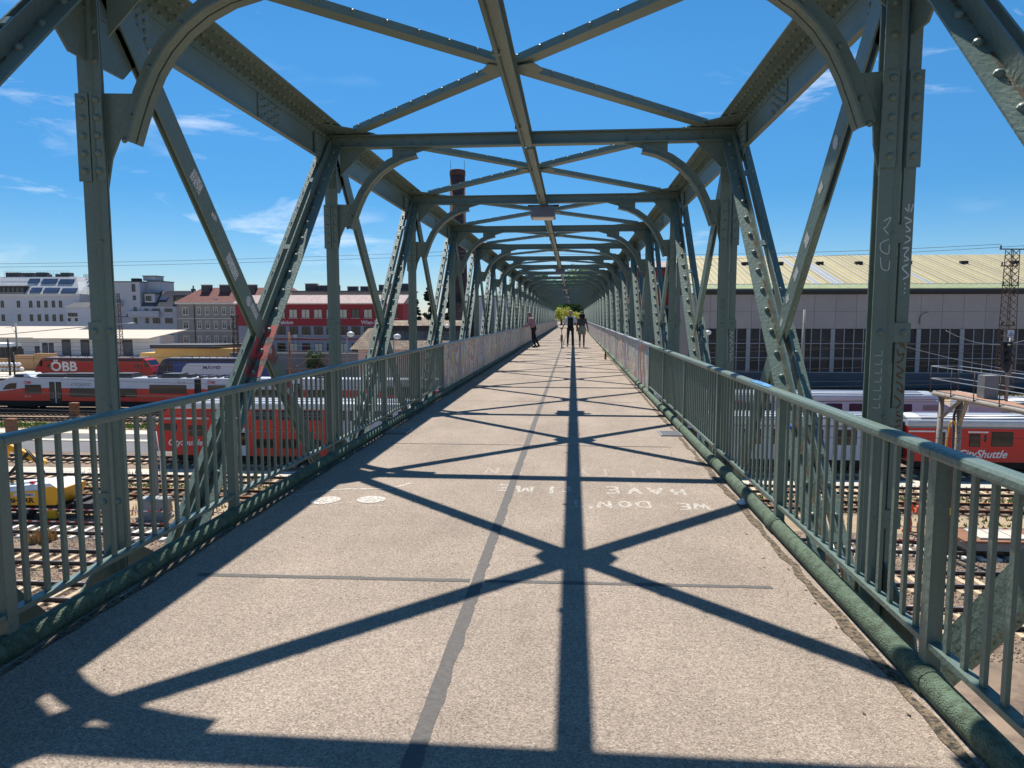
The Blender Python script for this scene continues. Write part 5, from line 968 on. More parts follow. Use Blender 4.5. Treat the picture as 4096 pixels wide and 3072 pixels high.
# lean-to strip and main roof of single sheets
part_box(t, 'eaves_slab', 'roof_trim', H0, H1, -.3, 1.4, 14.721, 14.8); b = MB(); b.hexa([(H0 - .2, -.6, 14.8), (H1, -.6, 14.8), (H1, 1.6, 15.45), (H0 - .2, 1.6, 15.45), (H0 - .2, -.6, 14.9), (H1, -.6, 14.9), (H1, 1.6, 15.55), (H0 - .2, 1.6, 15.55)]); er = ob('eaves_roof', b.mesh('eaves_roof', 'roof_green'), t)
RA = math.atan2(21.5 - 15.6, 20.5); RL = math.hypot(5.9, 20.5)
sm_ = MB(); sm_.box(.03, .84, 0, RL, 0, .05); sy_ = {m: sm_.mesh('roof_sheet', m) for m in ('roof_yellow', 'roof_grey')}; rb = MB(); rb.box(-.06, .06, -.03, RL, 0, .14); rbm = rb.mesh('roof_rib', 'roof_rib'); n = int((H1 - H0) / .87); rnd = random.Random(8)
for i in range(n):
    x = H0 + i * .87; o = ob('roof_sheet', sy_['roof_grey' if i in (21, 24, 25, 40) else 'roof_yellow'], t, (x, 1.62, 15.6), (RA, 0, 0)); ob('roof_rib', rbm, t, (x, 1.62, 15.6), (RA, 0, 0))
b = MB(); b.prism([(1.6, 15.57), (22.2, 15.57), (22.2, 21.45)], H0, H0 + .1, 'x'); ob('gable', b.mesh('gable', 'hall_panel'), t)
for i, x in enumerate((24, 30.2, 36, 42.6, 49, 57, 66, 74)): part_box(t, 'roof_vent', 'machine_black', x, x + 1.1, 14.6, 15.4, 19.5, 19.95)
# red office behind the hall
t = bld('red_block', 'red and grey block with dark window bands between the right truss and the hall', 132); part_box(t, 'upper_wall', 'plaster_red', 12, 22.2, 0, 12, 12.7, 19.2); part_box(t, 'lower_wall', 'plaster_blue', 12, 22.3, .05, 12, 0, 12.699); part_box(t, 'roof_edge', 'roof_trim', 11.8, 22.6, -.5, 12, 19.2, 19.6); b = MB(); b.hexa([(11.8, -.5, 19.61), (22.6, -.5, 19.61), (22.6, 12, 19.61), (11.8, 12, 19.61), (13, 5, 21), (21, 5, 21), (21, 6, 21), (13, 6, 21)]); ob('roof', b.mesh('roof', 'tiles_pink'), t)
for z0, z1 in ((15.4, 17.9), (9.6, 12.2), (4, 6.5)):
    for i in range(3): win(t, 12.6 + i * 2.9, 15.2 + i * 2.9, z0, z1, 0, 'shop')
# ------------------------------------------------------------------ masts, poles, wires
def lattice_mast(label, u, v, h, w0, w1, arms, name='lattice_mast', mat='mast_steel'):
    t = thing(name, label, 'mast', Y(u, v), YA + R(8)); n = int(h / .85)
    for sx in (-1, 1):
        for sy in (-1, 1): b = MB(); b.beam((sx * w0 / 2, sy * w0 / 2, 0), (sx * w1 / 2, sy * w1 / 2, h), .09, .09); ob('leg', b.mesh('leg', mat), t)
    for f in range(4):
        b = MB(); an = f * math.pi / 2; ca, sa = math.cos(an), math.sin(an)
        for i in range(n):
            za, zb = h * i / n, h * (i + 1) / n; wa = w0 + (w1 - w0) * i / n; wb = w0 + (w1 - w0) * (i + 1) / n
            for s_ in ((1, -1) if i % 1 == 0 else (1,)):
                p = Vector((s_ * wa / 2, -wa / 2, za)); q = Vector((-s_ * wb / 2, -wb / 2, zb)); rot = Matrix.Rotation(an, 3, 'Z'); b.beam(rot @ p, rot @ q, .045, .045)
        ob('lacing', b.mesh('lacing', mat), t)
    for z, x0, x1 in arms:
        b = MB(); b.box(x0, x1, -.09, .09, z, z + .14); a_ = ob('arm', b.mesh('arm', mat), t)
        for x in (x0 + .12, x1 - .12): b = MB(); b.lathe([(.05, 0), (.12, .08), (.06, .14), (.12, .22), (.06, .3), (.1, .38), (.03, .45)], 8, (x, 0, z + .14)); ob('insulator', b.mesh('insulator', 'machine_black'), a_)
    return t
lattice_mast('rusty lattice mast in front of the grey stepped block on the left', -78.3, 120, 14.8, 1.45, .8, [(10.6, -1.6, 1.9), (13.2, -.8, .8), (6.0, -.9, .9)])
lattice_mast('slim dark lattice mast in front of the grey tenement on the left', -56.9, 120, 10.9, .95, .6, [(10.4, -.7, .7), (8.5, -1.2, .4)])
lattice_mast('tall rusty lattice mast with crossarm at the right edge', 56.4, 95, 19.1, 1.5, 1.05, [(19.1, -1.7, 1.7), (17.0, -1.4, .8), (14.6, -1.1, 1.1), (9.5, -.9, .9), (6.4, -.9, .9), (4.1, -.9, .9)])
lattice_mast('thin red lattice mast in front of the factory chimney', -17.6, 112, 19.5, .7, .5, [(19.3, -.9, .9)], mat='box_brown')
def pole(label, u, v, h, r0, r1, mat, arms=(), name='catenary_pole'):
    t = thing(name, label, 'pole', Y(u, v), YA); b = MB(); b.tube([(0, 0, 0), (0, 0, h)], [r0, r1], 10); ob('shaft', b.mesh('shaft', mat), t)
    for (z, dx, dz, dy) in arms:
        b = MB(); b.tube([(0, 0, z), (dx, dy, z + dz)], .035, 6); a_ = ob('arm', b.mesh('arm', 'box_brown' if mat != 'machine_black' else mat), t); b = MB(); b.tube([(dx * .15, dy * .15, z + dz * .15), (dx * .35, dy * .35, z + dz * .35)], .085, 8); ob('insulator', b.mesh('insulator', 'insulator'), a_)
    return t
pole('concrete catenary pole in front of the hall windows right of the strut', 34.1, 104, 11.7, .24, .17, 'pole_grey', ((5.5, -2.2, .3, 0), (2.0, -2.2, .1, 0), (9.7, -.5, -.1, 0)))
pole('thin pole with white insulators before the hall windows', 42.3, 100, 8.2, .12, .09, 'machine_black', ((7.4, 1.3, -.7, 0), (7.4, -1.0, .8, 0), (6.0, 1.4, .6, 0)))
pole('brown pole with bracket arms in front of the dark yard wall', -37.5, 95, 8.6, .16, .13, 'box_brown', ((5.9, 1.4, .0, 0), (3.2, 1.8, .0, 0), (3.2, 3.0, 2.0, 0)))
pole('grey pole before the goods shed doors left of the post', -121.5, 150, 9.2, .22, .18, 'pole_grey', ((8.6, -2.5, -.4, 0), (7.0, -1.2, 1.4, 0)))
pole('dark slim pole left of the red locomotive', -100.5, 122, 6.8, .2, .16, 'machine_black', ((6.4, -1.2, .2, 0),))
pole('second dark slim pole left of the red locomotive', -88.6, 108.5, 5.0, .14, .12, 'machine_black')
pole('dark post with box sign at the far left of the yard', -104, 118, 4.6, .12, .1, 'machine_black')
def globe_lamp(label, u, v, h, heads, group=None):
    t = thing('street_lamp', label, 'lamp', Y(u, v), YA); b = MB(); b.tube([(0, 0, 0), (0, 0, h * .6), (0, 0, h - .3)], [.09, .07, .05], 8); ob('pole', b.mesh('pole', 'galv'), t)
    for s_ in heads:
        b = MB(); b.tube([(0, 0, h - .35), (s_ * .12, 0, h - .1), (s_ * .3, 0, h)], .035, 6); a_ = ob('arm', b.mesh('arm', 'galv'), t); b = MB(); b.ball((s_ * .34, 0, h + .05), (.34, .26, .24)); ob('lamp_head', b.mesh('lamp_head', 'frosted'), a_)
globe_lamp('white single headed street lamp right of the second left post', -19.2, 62, 9.1, (1,)); globe_lamp('white street lamp behind the third left strut', -15.0, 62, 8.9, (1,)); globe_lamp('white twin headed street lamp in front of the hall on the right', 14.6, 75, 9.0, (-1, 1)); globe_lamp('white lamp head on a mast beside the chimney foot', -14.8, 92, 9.4, (-1,))
# wall lamp on the hall
t = thing('wall_lamp', 'curved dark lamp bracket on the hall panels', 'lamp', Y(52.6, 109.8), YA); b = MB(); b.tube([(0, 0, 9.6), (0, -.1, 10.6), (.25, -.3, 11.1), (.7, -.5, 11.35)], .05, 6); ob('bracket', b.mesh('bracket', 'machine_black'), t); b = MB(); b.ball((.8, -.55, 11.33), (.28, .12, .08)); ob('lamp_head', b.mesh('lamp_head', 'lamp_grey'), t)
def wire(label, pts, sag, r=.02, mat='wire', name='overhead_wire', grp='overhead wires of the yard'):
    b = MB(); P = []
    for i in range(len(pts) - 1):
        p, q = Vector(pts[i]), Vector(pts[i + 1])
        for k in range(13):
            f = k / 12; P.append(p.lerp(q, f) + Vector((0, 0, -sag * 4 * f * (1 - f))))
    b.tube(P, r, 5); return tag(ob(name, b.mesh(name, mat), None), label, 'wire', grp)
wire('upper of two long wires crossing the sky on the left', [Y(-150, 115, 20.0), Y(-17.6, 112, 20.9)], .9, .028); wire('lower of two long wires crossing the sky on the left', [Y(-150, 115, 19.5), Y(-17.6, 112, 20.3)], .9, .028)
wire('upper of two wires above the hall roof ridge on the right', [Y(-17, 112, 20.9), Y(54.9, 95, 19.8)], .9, .026); wire('lower of two wires above the hall roof ridge on the right', [Y(-17, 112, 20.3), Y(57.8, 95, 19.6)], 1.1, .026)
for i, (v, h, lb) in enumerate(((28.9, 6.1, 'contact wire over the second nearest track'), (33, 6.3, 'contact wire over the white sleeper track'), (40.2, 6.2, 'contact wire over the rusty track'), (50.2, 6.4, 'contact wire above the double deck train'), (77, 6.2, 'contact wire above the multiple unit'), (103, 6.4, 'contact wire before the hall'))):
    wire(lb, [Y(-110, v, h), Y(-40, v, h), Y(30, v, h), Y(100, v, h)], .25, .012 if v < 60 else .02)
    wire(lb.replace('contact', 'carrier'), [Y(-110, v, h + 1.1), Y(-40, v, h + 1.2), Y(30, v, h + 1.2), Y(100, v, h + 1.1)], .8, .012 if v < 60 else .02)
wire('thick pale slack wire before the left houses', [Y(-75, 88, 8.2), Y(-55, 88, 9.9)], -.05, .05, 'galv'); wire('slack pale cable hanging before the hall windows', [Y(36, 70, 9.4), Y(44.5, 70, 9.0)], 1.1, .035, 'galv'); wire('second slack cable hanging lower before the hall windows', [Y(30, 66, 8.2), Y(41, 66, 5.8)], .2, .03, 'galv')
# ------------------------------------------------------------------ signal gantry on the right
t = thing('signal_gantry', 'weathered steel signal gantry with railed walkway at the right', 'gantry', Y(0, 0), YA)
for x, y, nm in ((16.75, 32.6, 'leg'), (17.45, 32.4, 'leg')): b = MB(); b.tube([(x, y, 0), (x, y, 7.2)], .12, 10); ob(nm, b.mesh(nm, 'gantry_steel'), t)
b = MB(); b.tube([(17.12, 32.0, .3), (17.12, 32.2, 6.4), (17.4, 32.4, 7.0)], .055, 6); ob('ladder_pole', b.mesh('ladder_pole', 'mast_steel'), t)
for z in [.6 + .32 * i for i in range(20)]:
    b = MB(); b.tube([(17.12, 32.1, z), (17.36, 32.1, z)], .016, 5); ob('rung', b.mesh('rung', 'galv'), t)
for x in (16.62, 17.60): b = MB(); b.tube([(x, 33.0, 7.3), (x, 18.5, 7.3)], .12, 10); ob('girder', b.mesh('girder', 'gantry_steel'), t)
b = MB(); b.box(16.74, 17.48, 18.5, 33.0, 7.36, 7.41); ob('walkway', b.mesh('walkway', 'gantry_deck'), t)
b = MB(); b.beam((16.75, 32.6, 6.2), (17.1, 31.6, 7.2), .08, .12); ob('brace', b.mesh('brace', 'gantry_steel'), t); b = MB(); b.beam((17.45, 32.4, 5.9), (17.1, 31.2, 7.2), .14, .14); ob('brace', b.mesh('brace', 'gantry_steel'), t)
for x in (16.5, 17.7):
    for z in (7.95, 8.5): b = MB(); b.tube([(x, 33.1, z), (x, 18.5, z)], .022, 6); ob('rail', b.mesh('rail', 'galv'), t)
    for y in (33.1, 31.4, 29.7, 28.0, 26.3, 24.6): b = MB(); b.tube([(x, y, 7.3), (x, y, 8.5)], .02, 6); ob('stanchion', b.mesh('stanchion', 'mast_steel'), t)
for z in (7.95, 8.5): b = MB(); b.tube([(16.5, 33.1, z), (17.7, 33.1, z)], .022, 6); ob('rail', b.mesh('rail', 'galv'), t)
b = MB(); b.box(16.95, 17.5, 29.8, 30.3, 7.42, 8.35); cb = ob('relay_cabinet', b.mesh('relay_cabinet', 'box_grey'), t); plate(17.0, 17.45, 7.5, 8.28, 29.8, 'lamp_grey', 'cabinet_door', cb, .012)
b = MB(); b.tube([(17.35, 29.0, 7.4), (17.35, 29.0, 9.9)], .05, 8); b.tube([(17.42, 29.0, 8.4), (17.42, 29.0, 9.9)], .05, 8); ob('signal_mast', b.mesh('signal_mast', 'lamp_grey'), t)
b = MB(); b.prism([(16.95, 9.75), (17.3, 9.75), (17.3, 8.9), (17.2, 8.55), (17.02, 8.75)], 28.75, 28.95, 'y'); sg = ob('signal_head', b.mesh('signal_head', 'machine_black'), t)
for z in (9.6, 9.3, 9.0): b = MB(); b.tube([(17.12, 28.75, z), (17.12, 28.5, z - .03)], .08, 8); ob('lens_hood', b.mesh('lens_hood', 'machine_black'), sg)
b = MB(); b.box(17.2, 17.42, 28.9, 28.93, 9.93, 10.2); ob('number_plate', b.mesh('number_plate', 'train_white'), t)
b = MB(); b.box(17.2, 17.42, 28.895, 28.899, 9.99, 10.02); b.box(17.27, 17.33, 28.895, 28.899, 10.05, 10.09); ob('plate_mark', b.mesh('plate_mark', 'letter_navy'), t)
b = MB(); b.box(17.02, 17.2, 31.95, 31.98, 2.0, 2.3); ob('warning_sign', b.mesh('warning_sign', 'sign_yellow'), t)
# orange cable loop on the gantry leg
tag(ob('cable_loop', MB().tube([Y(15.9 + .1 * math.cos(a_ * .5), 30.0, 6.3 + .16 * math.sin(a_ * .5)) for a_ in range(7)] + [Y(15.72, 30, 5.6), Y(15.7, 30, 4.4), Y(15.62, 30, 2.4)], .03, 6).mesh('cable_loop', 'yellow_paint')), 'coiled orange cable hanging near the right railing post', 'cable')
# ------------------------------------------------------------------ excavator on the white sleeper track
t = thing('rail_excavator', 'yellow road rail excavator with white top behind the left railing', 'excavator', Y(-28.2, 35.6, .05), YA); t.scale = (1, .8, .80)
b = MB(); b.hexa([(-1.9, -1.25, .95), (1.75, -1.25, 1.05), (1.75, 1.25, 1.05), (-1.9, 1.25, .95), (-1.9, -1.25, 1.75), (2.05, -1.25, 2.1), (2.05, 1.25, 2.1), (-1.9, 1.25, 1.75)]); ob('counterweight', b.mesh('counterweight', 'yellow_paint'), t)
b = MB(); b.hexa([(-1.85, -1.2, 1.751), (1.95, -1.2, 2.101), (1.95, 1.2, 2.101), (-1.85, 1.2, 1.751), (-1.5, -1.1, 2.1), (1.4, -1.1, 2.45), (1.4, 1.1, 2.45), (-1.5, 1.1, 2.1)]); ob('engine_cover', b.mesh('engine_cover', 'machine_white'), t)
b = MB(); b.hexa([(.9, -1.262, 1.98), (1.98, -1.262, 2.08), (1.98, -1.25, 2.08), (.9, -1.25, 1.98), (1.0, -1.262, 2.2), (1.7, -1.262, 2.28), (1.7, -1.25, 2.28), (1.0, -1.25, 2.2)]); ob('tail_cover', b.mesh('tail_cover', 'yellow_paint'), t)
b = MB(); b.box(-3.3, -1.95, -1.2, .1, 1.2, 3.0); ob('cab', b.mesh('cab', 'yellow_paint'), t); b = MB(); b.box(-3.2, -2.05, -1.215, -1.2, 1.9, 2.85); ob('cab_window', b.mesh('cab_window', 'glass_dark'), t)
b = MB(); b.beam((-2.0, .6, 2.0), (-1.2, .7, 4.6), .4, .5); b.beam((-1.2, .7, 4.6), (.9, .8, 3.4), .3, .36); ob('boom', b.mesh('boom', 'yellow_paint'), t).location.x = -.9; b = MB(); b.beam((-1.7, .5, 2.2), (-.2, .55, 4.2), .16, .16); b.tube([(-.3, .4, 4.4), (.3, .3, 3.6), (.5, .4, 2.8)], .05, 6); b.tube([(-.2, .5, 4.3), (.5, .4, 3.4), (.7, .5, 2.6)], .05, 6); ob('hydraulics', b.mesh('hydraulics', 'machine_black'), t).location.x = -.5
b = MB(); b.box(-2.2, 2.2, -.9, .9, .45, .94); ob('chassis', b.mesh('chassis', 'machine_black'), t); b = MB(); b.box(2.2, 3.5, -.6, .6, .35, 1.0); b.box(2.4, 2.7, -.7, .7, .9, 1.25); b.tube([(3.1, -.5, .9), (3.7, -.5, 1.15)], .05, 6); ob('rail_gear', b.mesh('rail_gear', 'machine_black'), t); b = MB(); b.hexa([(1.05, -1.15, .1), (1.65, -1.15, .1), (1.65, -.9, .1), (1.05, -.9, .1), (1.15, -1.15, .75), (1.6, -1.15, .75), (1.6, -.9, .75), (1.15, -.9, .75)]); ob('outrigger', b.mesh('outrigger', 'yellow_paint'), t)
for x in (-1.5, -.1):
    b = MB(); b.lathe([(.42, -.16), (.5, -.12), (.5, .12), (.42, .16)], 16); b.v = [(p[0] + x, p[2] - .95, p[1] + .5) for p in b.v]; w = ob('wheel', b.mesh('tyre', 'tyre'), t); b = MB(); b.lathe([(.22, -.17), (.22, .17)], 12); b.v = [(p[0] + x, p[2] - .95, p[1] + .5) for p in b.v]; ob('rim', b.mesh('rim', 'box_grey'), w)
lettering('LIEBHERR', .42, 'letter_black', t, -1.45, -1.262, 1.12, .0, .014, 1.12).rotation_euler = (R(90), R(-2.0), 0); plate(-.55, .62, 1.58, 1.80, -1.25, 'train_white', 'name_plate', t, .01); lettering('SWIETELSKY', .15, 'letter_black', t, -.30, -1.266, 1.64, 0, .004, 1.0)
b = MB(); b.box(.2, .42, -1.0, -.8, 2.36, 2.52); ob('tail_lamp', b.mesh('tail_lamp', 'letter_red'), t)
# flat trolley and slabs on the right
t = thing('track_trolley', 'grey steel trolley loaded with slabs on the white sleeper track, right', 'trolley', Y(20.2, 33.0, .1), YA); b = MB(); b.box(-2.2, 2.6, -.9, .9, .25, .62); ob('frame', b.mesh('frame', 'box_grey'), t); b = MB(); b.box(-2.4, 2.8, -1.0, 1.0, .62, .72); ob('deck_plate', b.mesh('deck_plate', 'box_brown'), t)
for i in range(3): b = MB(); b.box(-1.6 + i * .75, -.9 + i * .75, -.7, .8, .72, .80); ob('slab', b.mesh('slab', 'pale_slab'), t)
for x in (-1.6, -.4, 1.2, 2.0): b = MB(); b.lathe([(.2, -.06), (.2, .06)], 12); b.v = [(p[0] + x, p[2] - .75, p[1] + .25) for p in b.v]; ob('wheel', b.mesh('wheel', 'rail_steel'), t)
# cabinets
def cabinet(label, u, v, w, d, h, mat, name='trackside_cabinet'):
    t = thing(name, label, 'cabinet', Y(u, v), YA); b = MB(); b.box(-w / 2 - .08, w / 2 + .08, -d / 2 - .08, d / 2 + .08, 0, .18); ob('base', b.mesh('base', 'concrete'), t); b = MB(); b.box(-w / 2, w / 2, -d / 2, d / 2, .18, h); ob('body', b.mesh('body', mat), t); b = MB(); b.hexa([(-w / 2 - .05, -d / 2 - .05, h), (w / 2 + .05, -d / 2 - .05, h), (w / 2 + .05, d / 2 + .05, h), (-w / 2 - .05, d / 2 + .05, h), (-w / 2, -d / 2, h + .08), (w / 2, -d / 2, h + .08), (w / 2, d / 2, h + .08), (-w / 2, d / 2, h + .08)]); ob('lid', b.mesh('lid', mat), t)
    dr = plate(-w / 2 + .06, w / 2 - .06, .26, h - .06, -d / 2, mat, 'door', t, .015); plate(w / 2 - .2, w / 2 - .14, h * .5, h * .5 + .12, -d / 2 - .015, 'machine_black', 'handle', dr, .02); return t
cabinet('brown trackside cabinet beside the multiple unit near the left post', -52.0, 71.6, .75, .6, 1.5, 'box_brown'); cabinet('brown trackside cabinet just above the left handrail', -49.3, 59.6, .75, .6, 1.55, 'box_brown')
t = cabinet('grey switch cabinet with white label behind the left railing bars', -21.6, 35.5, 1.45, .7, 1.08, 'box_grey'); plate(-.02, .18, .45, .85, -.37, 'train_white', 'label_plate', t, .006)
t = thing('steel_column', 'grey steel signal column with cable beside the red train nose', 'pole', Y(-22.0, 36.2), YA); b = MB(); b.box(-.17, .17, -.01, .01, 0, 5.4); b.box(-.17, -.15, -.13, .13, 0, 5.4); b.box(.15, .17, -.13, .13, 0, 5.4); ob('column', b.mesh('column', 'box_grey'), t); b = MB(); b.tube([(-.5, 0, 5.25), (3.2, 0, 5.3)], .05, 6); ob('arm', b.mesh('arm', 'galv'), t); b = MB(); b.tube([(.3, -.1, 4.6), (.45, -.1, 3.0), (.5, -.1, 1.2)], .025, 5); ob('cable', b.mesh('cable', 'tape_white'), t)
# barrier pole striped red and white close to the left rail
t = thing('range_pole', 'red and white striped pole beyond the left railing at the picture edge', 'pole', Y(-6.95, 8.1, 0), YA)
for i in range(14): b = MB(); b.tube([(0, 0, 1.9 + .45 * i), (0, 0, 1.9 + .45 * (i + 1))], .032, 10); ob('band', b.mesh('band', 'tape_red' if i % 2 else 'tape_white'), t)
b = MB(); b.tube([(0, 0, 0), (0, 0, 1.9)], .03, 8); ob('foot', b.mesh('foot', 'sign_yellow'), t)
# warning tape strings
for j, (v, h, lb) in enumerate(((33.6, .95, 'upper red and white warning tape along the white sleeper track'), (32.2, .75, 'lower red and white warning tape along the white sleeper track'))):
    t = thing('warning_tape', lb, 'tape', Y(0, v, h), YA)
    for m_, k_ in (('tape_red', 0), ('tape_white', 1)):
        b = MB()
        for (x0, x1) in ((-30, -15), (15, 24)):
            n = int((x1 - x0) / .24)
            for i in range(n):
                if i % 2 == k_: x = x0 + i * .24; b.add([(x, 0, -.03), (x + .24, 0, -.03), (x + .3, 0, .03), (x + .06, 0, .03)], [(0, 1, 2, 3)])
        o = ob('red_bands' if k_ == 0 else 'white_bands', b.mesh('bands', m_, False), t, kind='stuff')
# goods wagon and stacked pallets at the far left
t = thing('goods_wagon', 'dark covered goods wagon with pale roof at the far left edge', 'wagon', Y(-124, 150), YA); part_box(t, 'body', 'machine_black', -8, 2.6, -1.3, 1.3, 1.0, 4.0); roof(t, -8.2, 2.4, 4.0, 4.95, 'roof_silver', 1.4)
for i in range(10): part_box(t, 'rib', 'mast_steel', -7.6 + i * 1.05, -7.45 + i * 1.05, -1.38, -1.301, 1.1, 3.95)
part_box(t, 'buffer_beam', 'machine_black', 2.61, 3.1, -1.1, 1.1, 1.2, 3.6); bogies(t, (-5, .5), .45)
for i, (u, v, z, w, h, mt, lb) in enumerate(((-107.6, 135, 2.2, 4.0, .85, 'wood', 'long pale timber stack behind the red locomotive cab'), (-103.4, 135, 2.5, 4.2, .9, 'wood', 'upper timber stack right of the long pale one'), (-112.4, 135, 1.2, 2.2, 1.2, 'wood', 'timber stack at the far left edge below the wagon'))):
    t = thing('timber_stack', lb, 'timber', Y(u, v), YA)
    part_box(t, 'bearer', 'wood', -w / 2, w / 2, -.6, .6, 0, z)
    for k in range(3):
        for j in range(2): part_box(t, 'plank', mt, -w / 2 + random.uniform(0, .1), w / 2 - random.uniform(0, .1), -.6 + j * .62, -.04 + j * .62, z + .01 + k * h / 3, z + (k + .92) * h / 3)
for i, (u, z, lb) in enumerate(((-108, 1.0, 'upper row of white sacks on pallets left of the red locomotive'), (-107.5, .1, 'lower row of white sacks on pallets left of the red locomotive'))):
    t = thing('sack_pallet', lb, 'sacks', Y(u, 131), YA); part_box(t, 'pallet', 'wood', -2.4, 2.4, -.5, .5, z - .09, z + .04)
    for k in range(6): b = MB(); b.ball((-2.0 + k * .8, 0, z + .42), (.42, .5, .38)); ob('sack', b.mesh('sack', 'sack_white'), t)
# ------------------------------------------------------------------ trees
def tree(name, label, loc, h, rad, trunk_h, n, leaf, mat, conifer=False, seed=1, flat=1.0, group=None):
    rnd = random.Random(seed); t = thing(name, label, 'tree', loc, group=group); b = MB(); b.tube([(0, 0, 0), (rnd.uniform(-.1, .1), 0, trunk_h), (0, .1, h * .8)], [rad * .09 + .05, rad * .07 + .03, .03], 8)
    for i in range(7):
        an = rnd.uniform(0, 6.28); z0 = trunk_h + rnd.uniform(0, .4) * (h - trunk_h); b.tube([(0, 0, z0), (math.cos(an) * rad * .35, math.sin(an) * rad * .35, z0 + (.1 if conifer else .3) * rad), (math.cos(an) * rad * .7, math.sin(an) * rad * .7, z0 + (.0 if conifer else .45) * rad)], [rad * .035 + .02, rad * .02 + .01, .01], 5)
    ob('trunk', b.mesh('trunk', 'bark'), t); c = MB()
    cl = []
    if conifer:
        for i in range(60):
            f = rnd.random() ** .8; z = trunk_h * .5 + (h - trunk_h * .5) * f; rr = rad * (1 - f) ** .8; an = rnd.uniform(0, 6.28); q = rr * rnd.uniform(.35, 1); cl.append((math.cos(an) * q, math.sin(an) * q, z - q * .25, max(.25, rad * .22 * (1 - f * .7)), .45))
    else:
        for i in range(46):
            an = rnd.uniform(0, 6.28); ph = math.acos(rnd.uniform(-.8, 1)); q = rad * rnd.uniform(.45, 1.0); cl.append((math.cos(an) * math.sin(ph) * q, math.sin(an) * math.sin(ph) * q * flat, trunk_h + (h - trunk_h) * .5 + math.cos(ph) * q * (h - trunk_h) * .5 / rad, rad * rnd.uniform(.2, .38), .8))
    for i in range(n):
        x, y, z, r_, sq = rnd.choice(cl); d = Vector((rnd.gauss(0, 1), rnd.gauss(0, 1), rnd.gauss(0, 1))).normalized() * r_ * rnd.uniform(.5, 1.05); p = Vector((x + d.x, y + d.y, z + d.z * sq)); a1 = Vector((rnd.gauss(0, 1), rnd.gauss(0, 1), rnd.gauss(0, .6))).normalized(); a2 = a1.orthogonal().normalized(); s1 = leaf * rnd.uniform(.6, 1.3); s2 = s1 * .55
        c.add([p - a1 * s1, p - a2 * s2, p + a1 * s1, p + a2 * s2], [(0, 1, 2, 3)])
    o = ob('crown', c.mesh('crown', mat, False), t); return t
bank = MB(); bank.hexa([(-16, 117.8, G), (15, 117.8, G), (15, 190, G), (-16, 190, G), (-9, 118.0, -.02), (9, 118.0, -.02), (9, 190, -.02), (-9, 190, -.02)]); ob('embankment', bank.mesh('embankment', 'concrete'), kind='structure')
tree('broadleaf_tree', 'large green broadleaf tree filling the far end of the bridge', (0.5, 137, 0), 11, 6.5, .6, 13000, .24, 'leaf_green', seed=2); tree('broadleaf_tree', 'second green tree left of the far bridge end', (-7.5, 150, 0), 10, 5.5, 1.2, 5000, .3, 'leaf_green', seed=12); tree('broadleaf_tree', 'third green tree right of the far bridge end', (8.0, 148, 0), 9, 5.0, 1.0, 4500, .3, 'leaf_mid', seed=13)
tree('golden_shrub', 'bright yellow green shrub at the far end of the bridge', (-2.0, 125.5, 0), 3.1, 2.0, .2, 3600, .11, 'leaf_yellow', seed=3); tree('golden_shrub', 'smaller yellow green shrub right of the bright one', (.9, 127, 0), 2.2, 1.7, .15, 2400, .11, 'leaf_yellow', seed=4); tree('green_shrub', 'low green shrub in front of the trees at the bridge end', (1.9, 131, 0), 4.2, 2.4, .2, 3000, .15, 'leaf_mid', seed=5)
for i, (u, v, h, r_, lb) in enumerate(((-22.0, 115, 15.2, 3.6, 'tall dark conifer left of the factory chimney'), (-24.6, 118, 13.4, 3.2, 'lower dark conifer left of the tall one'), (-19.0, 118, 13.8, 3.0, 'dark conifer just left of the chimney'))): tree('conifer', lb, Y(u, v), h, r_, 1.5, 5200, .26, 'leaf_dark', True, 20 + i)
for i, (u, v, h, r_, lb) in enumerate(((-11.5, 120, 9.4, 3.2, 'dark leafy bush beyond the left parapet'), (-15.2, 118, 9.0, 2.6, 'leafy bush right of the chimney foot'))): tree('leafy_bush', lb, Y(u, v), h, r_, 1.0, 3000, .24, 'leaf_dark', False, 30 + i)
tree('creeper_bush', 'green creeper hanging over the dark yard wall', Y(-42.6, 119, 1.2), 4.0, 1.7, .3, 2600, .14, 'leaf_mid', seed=41)
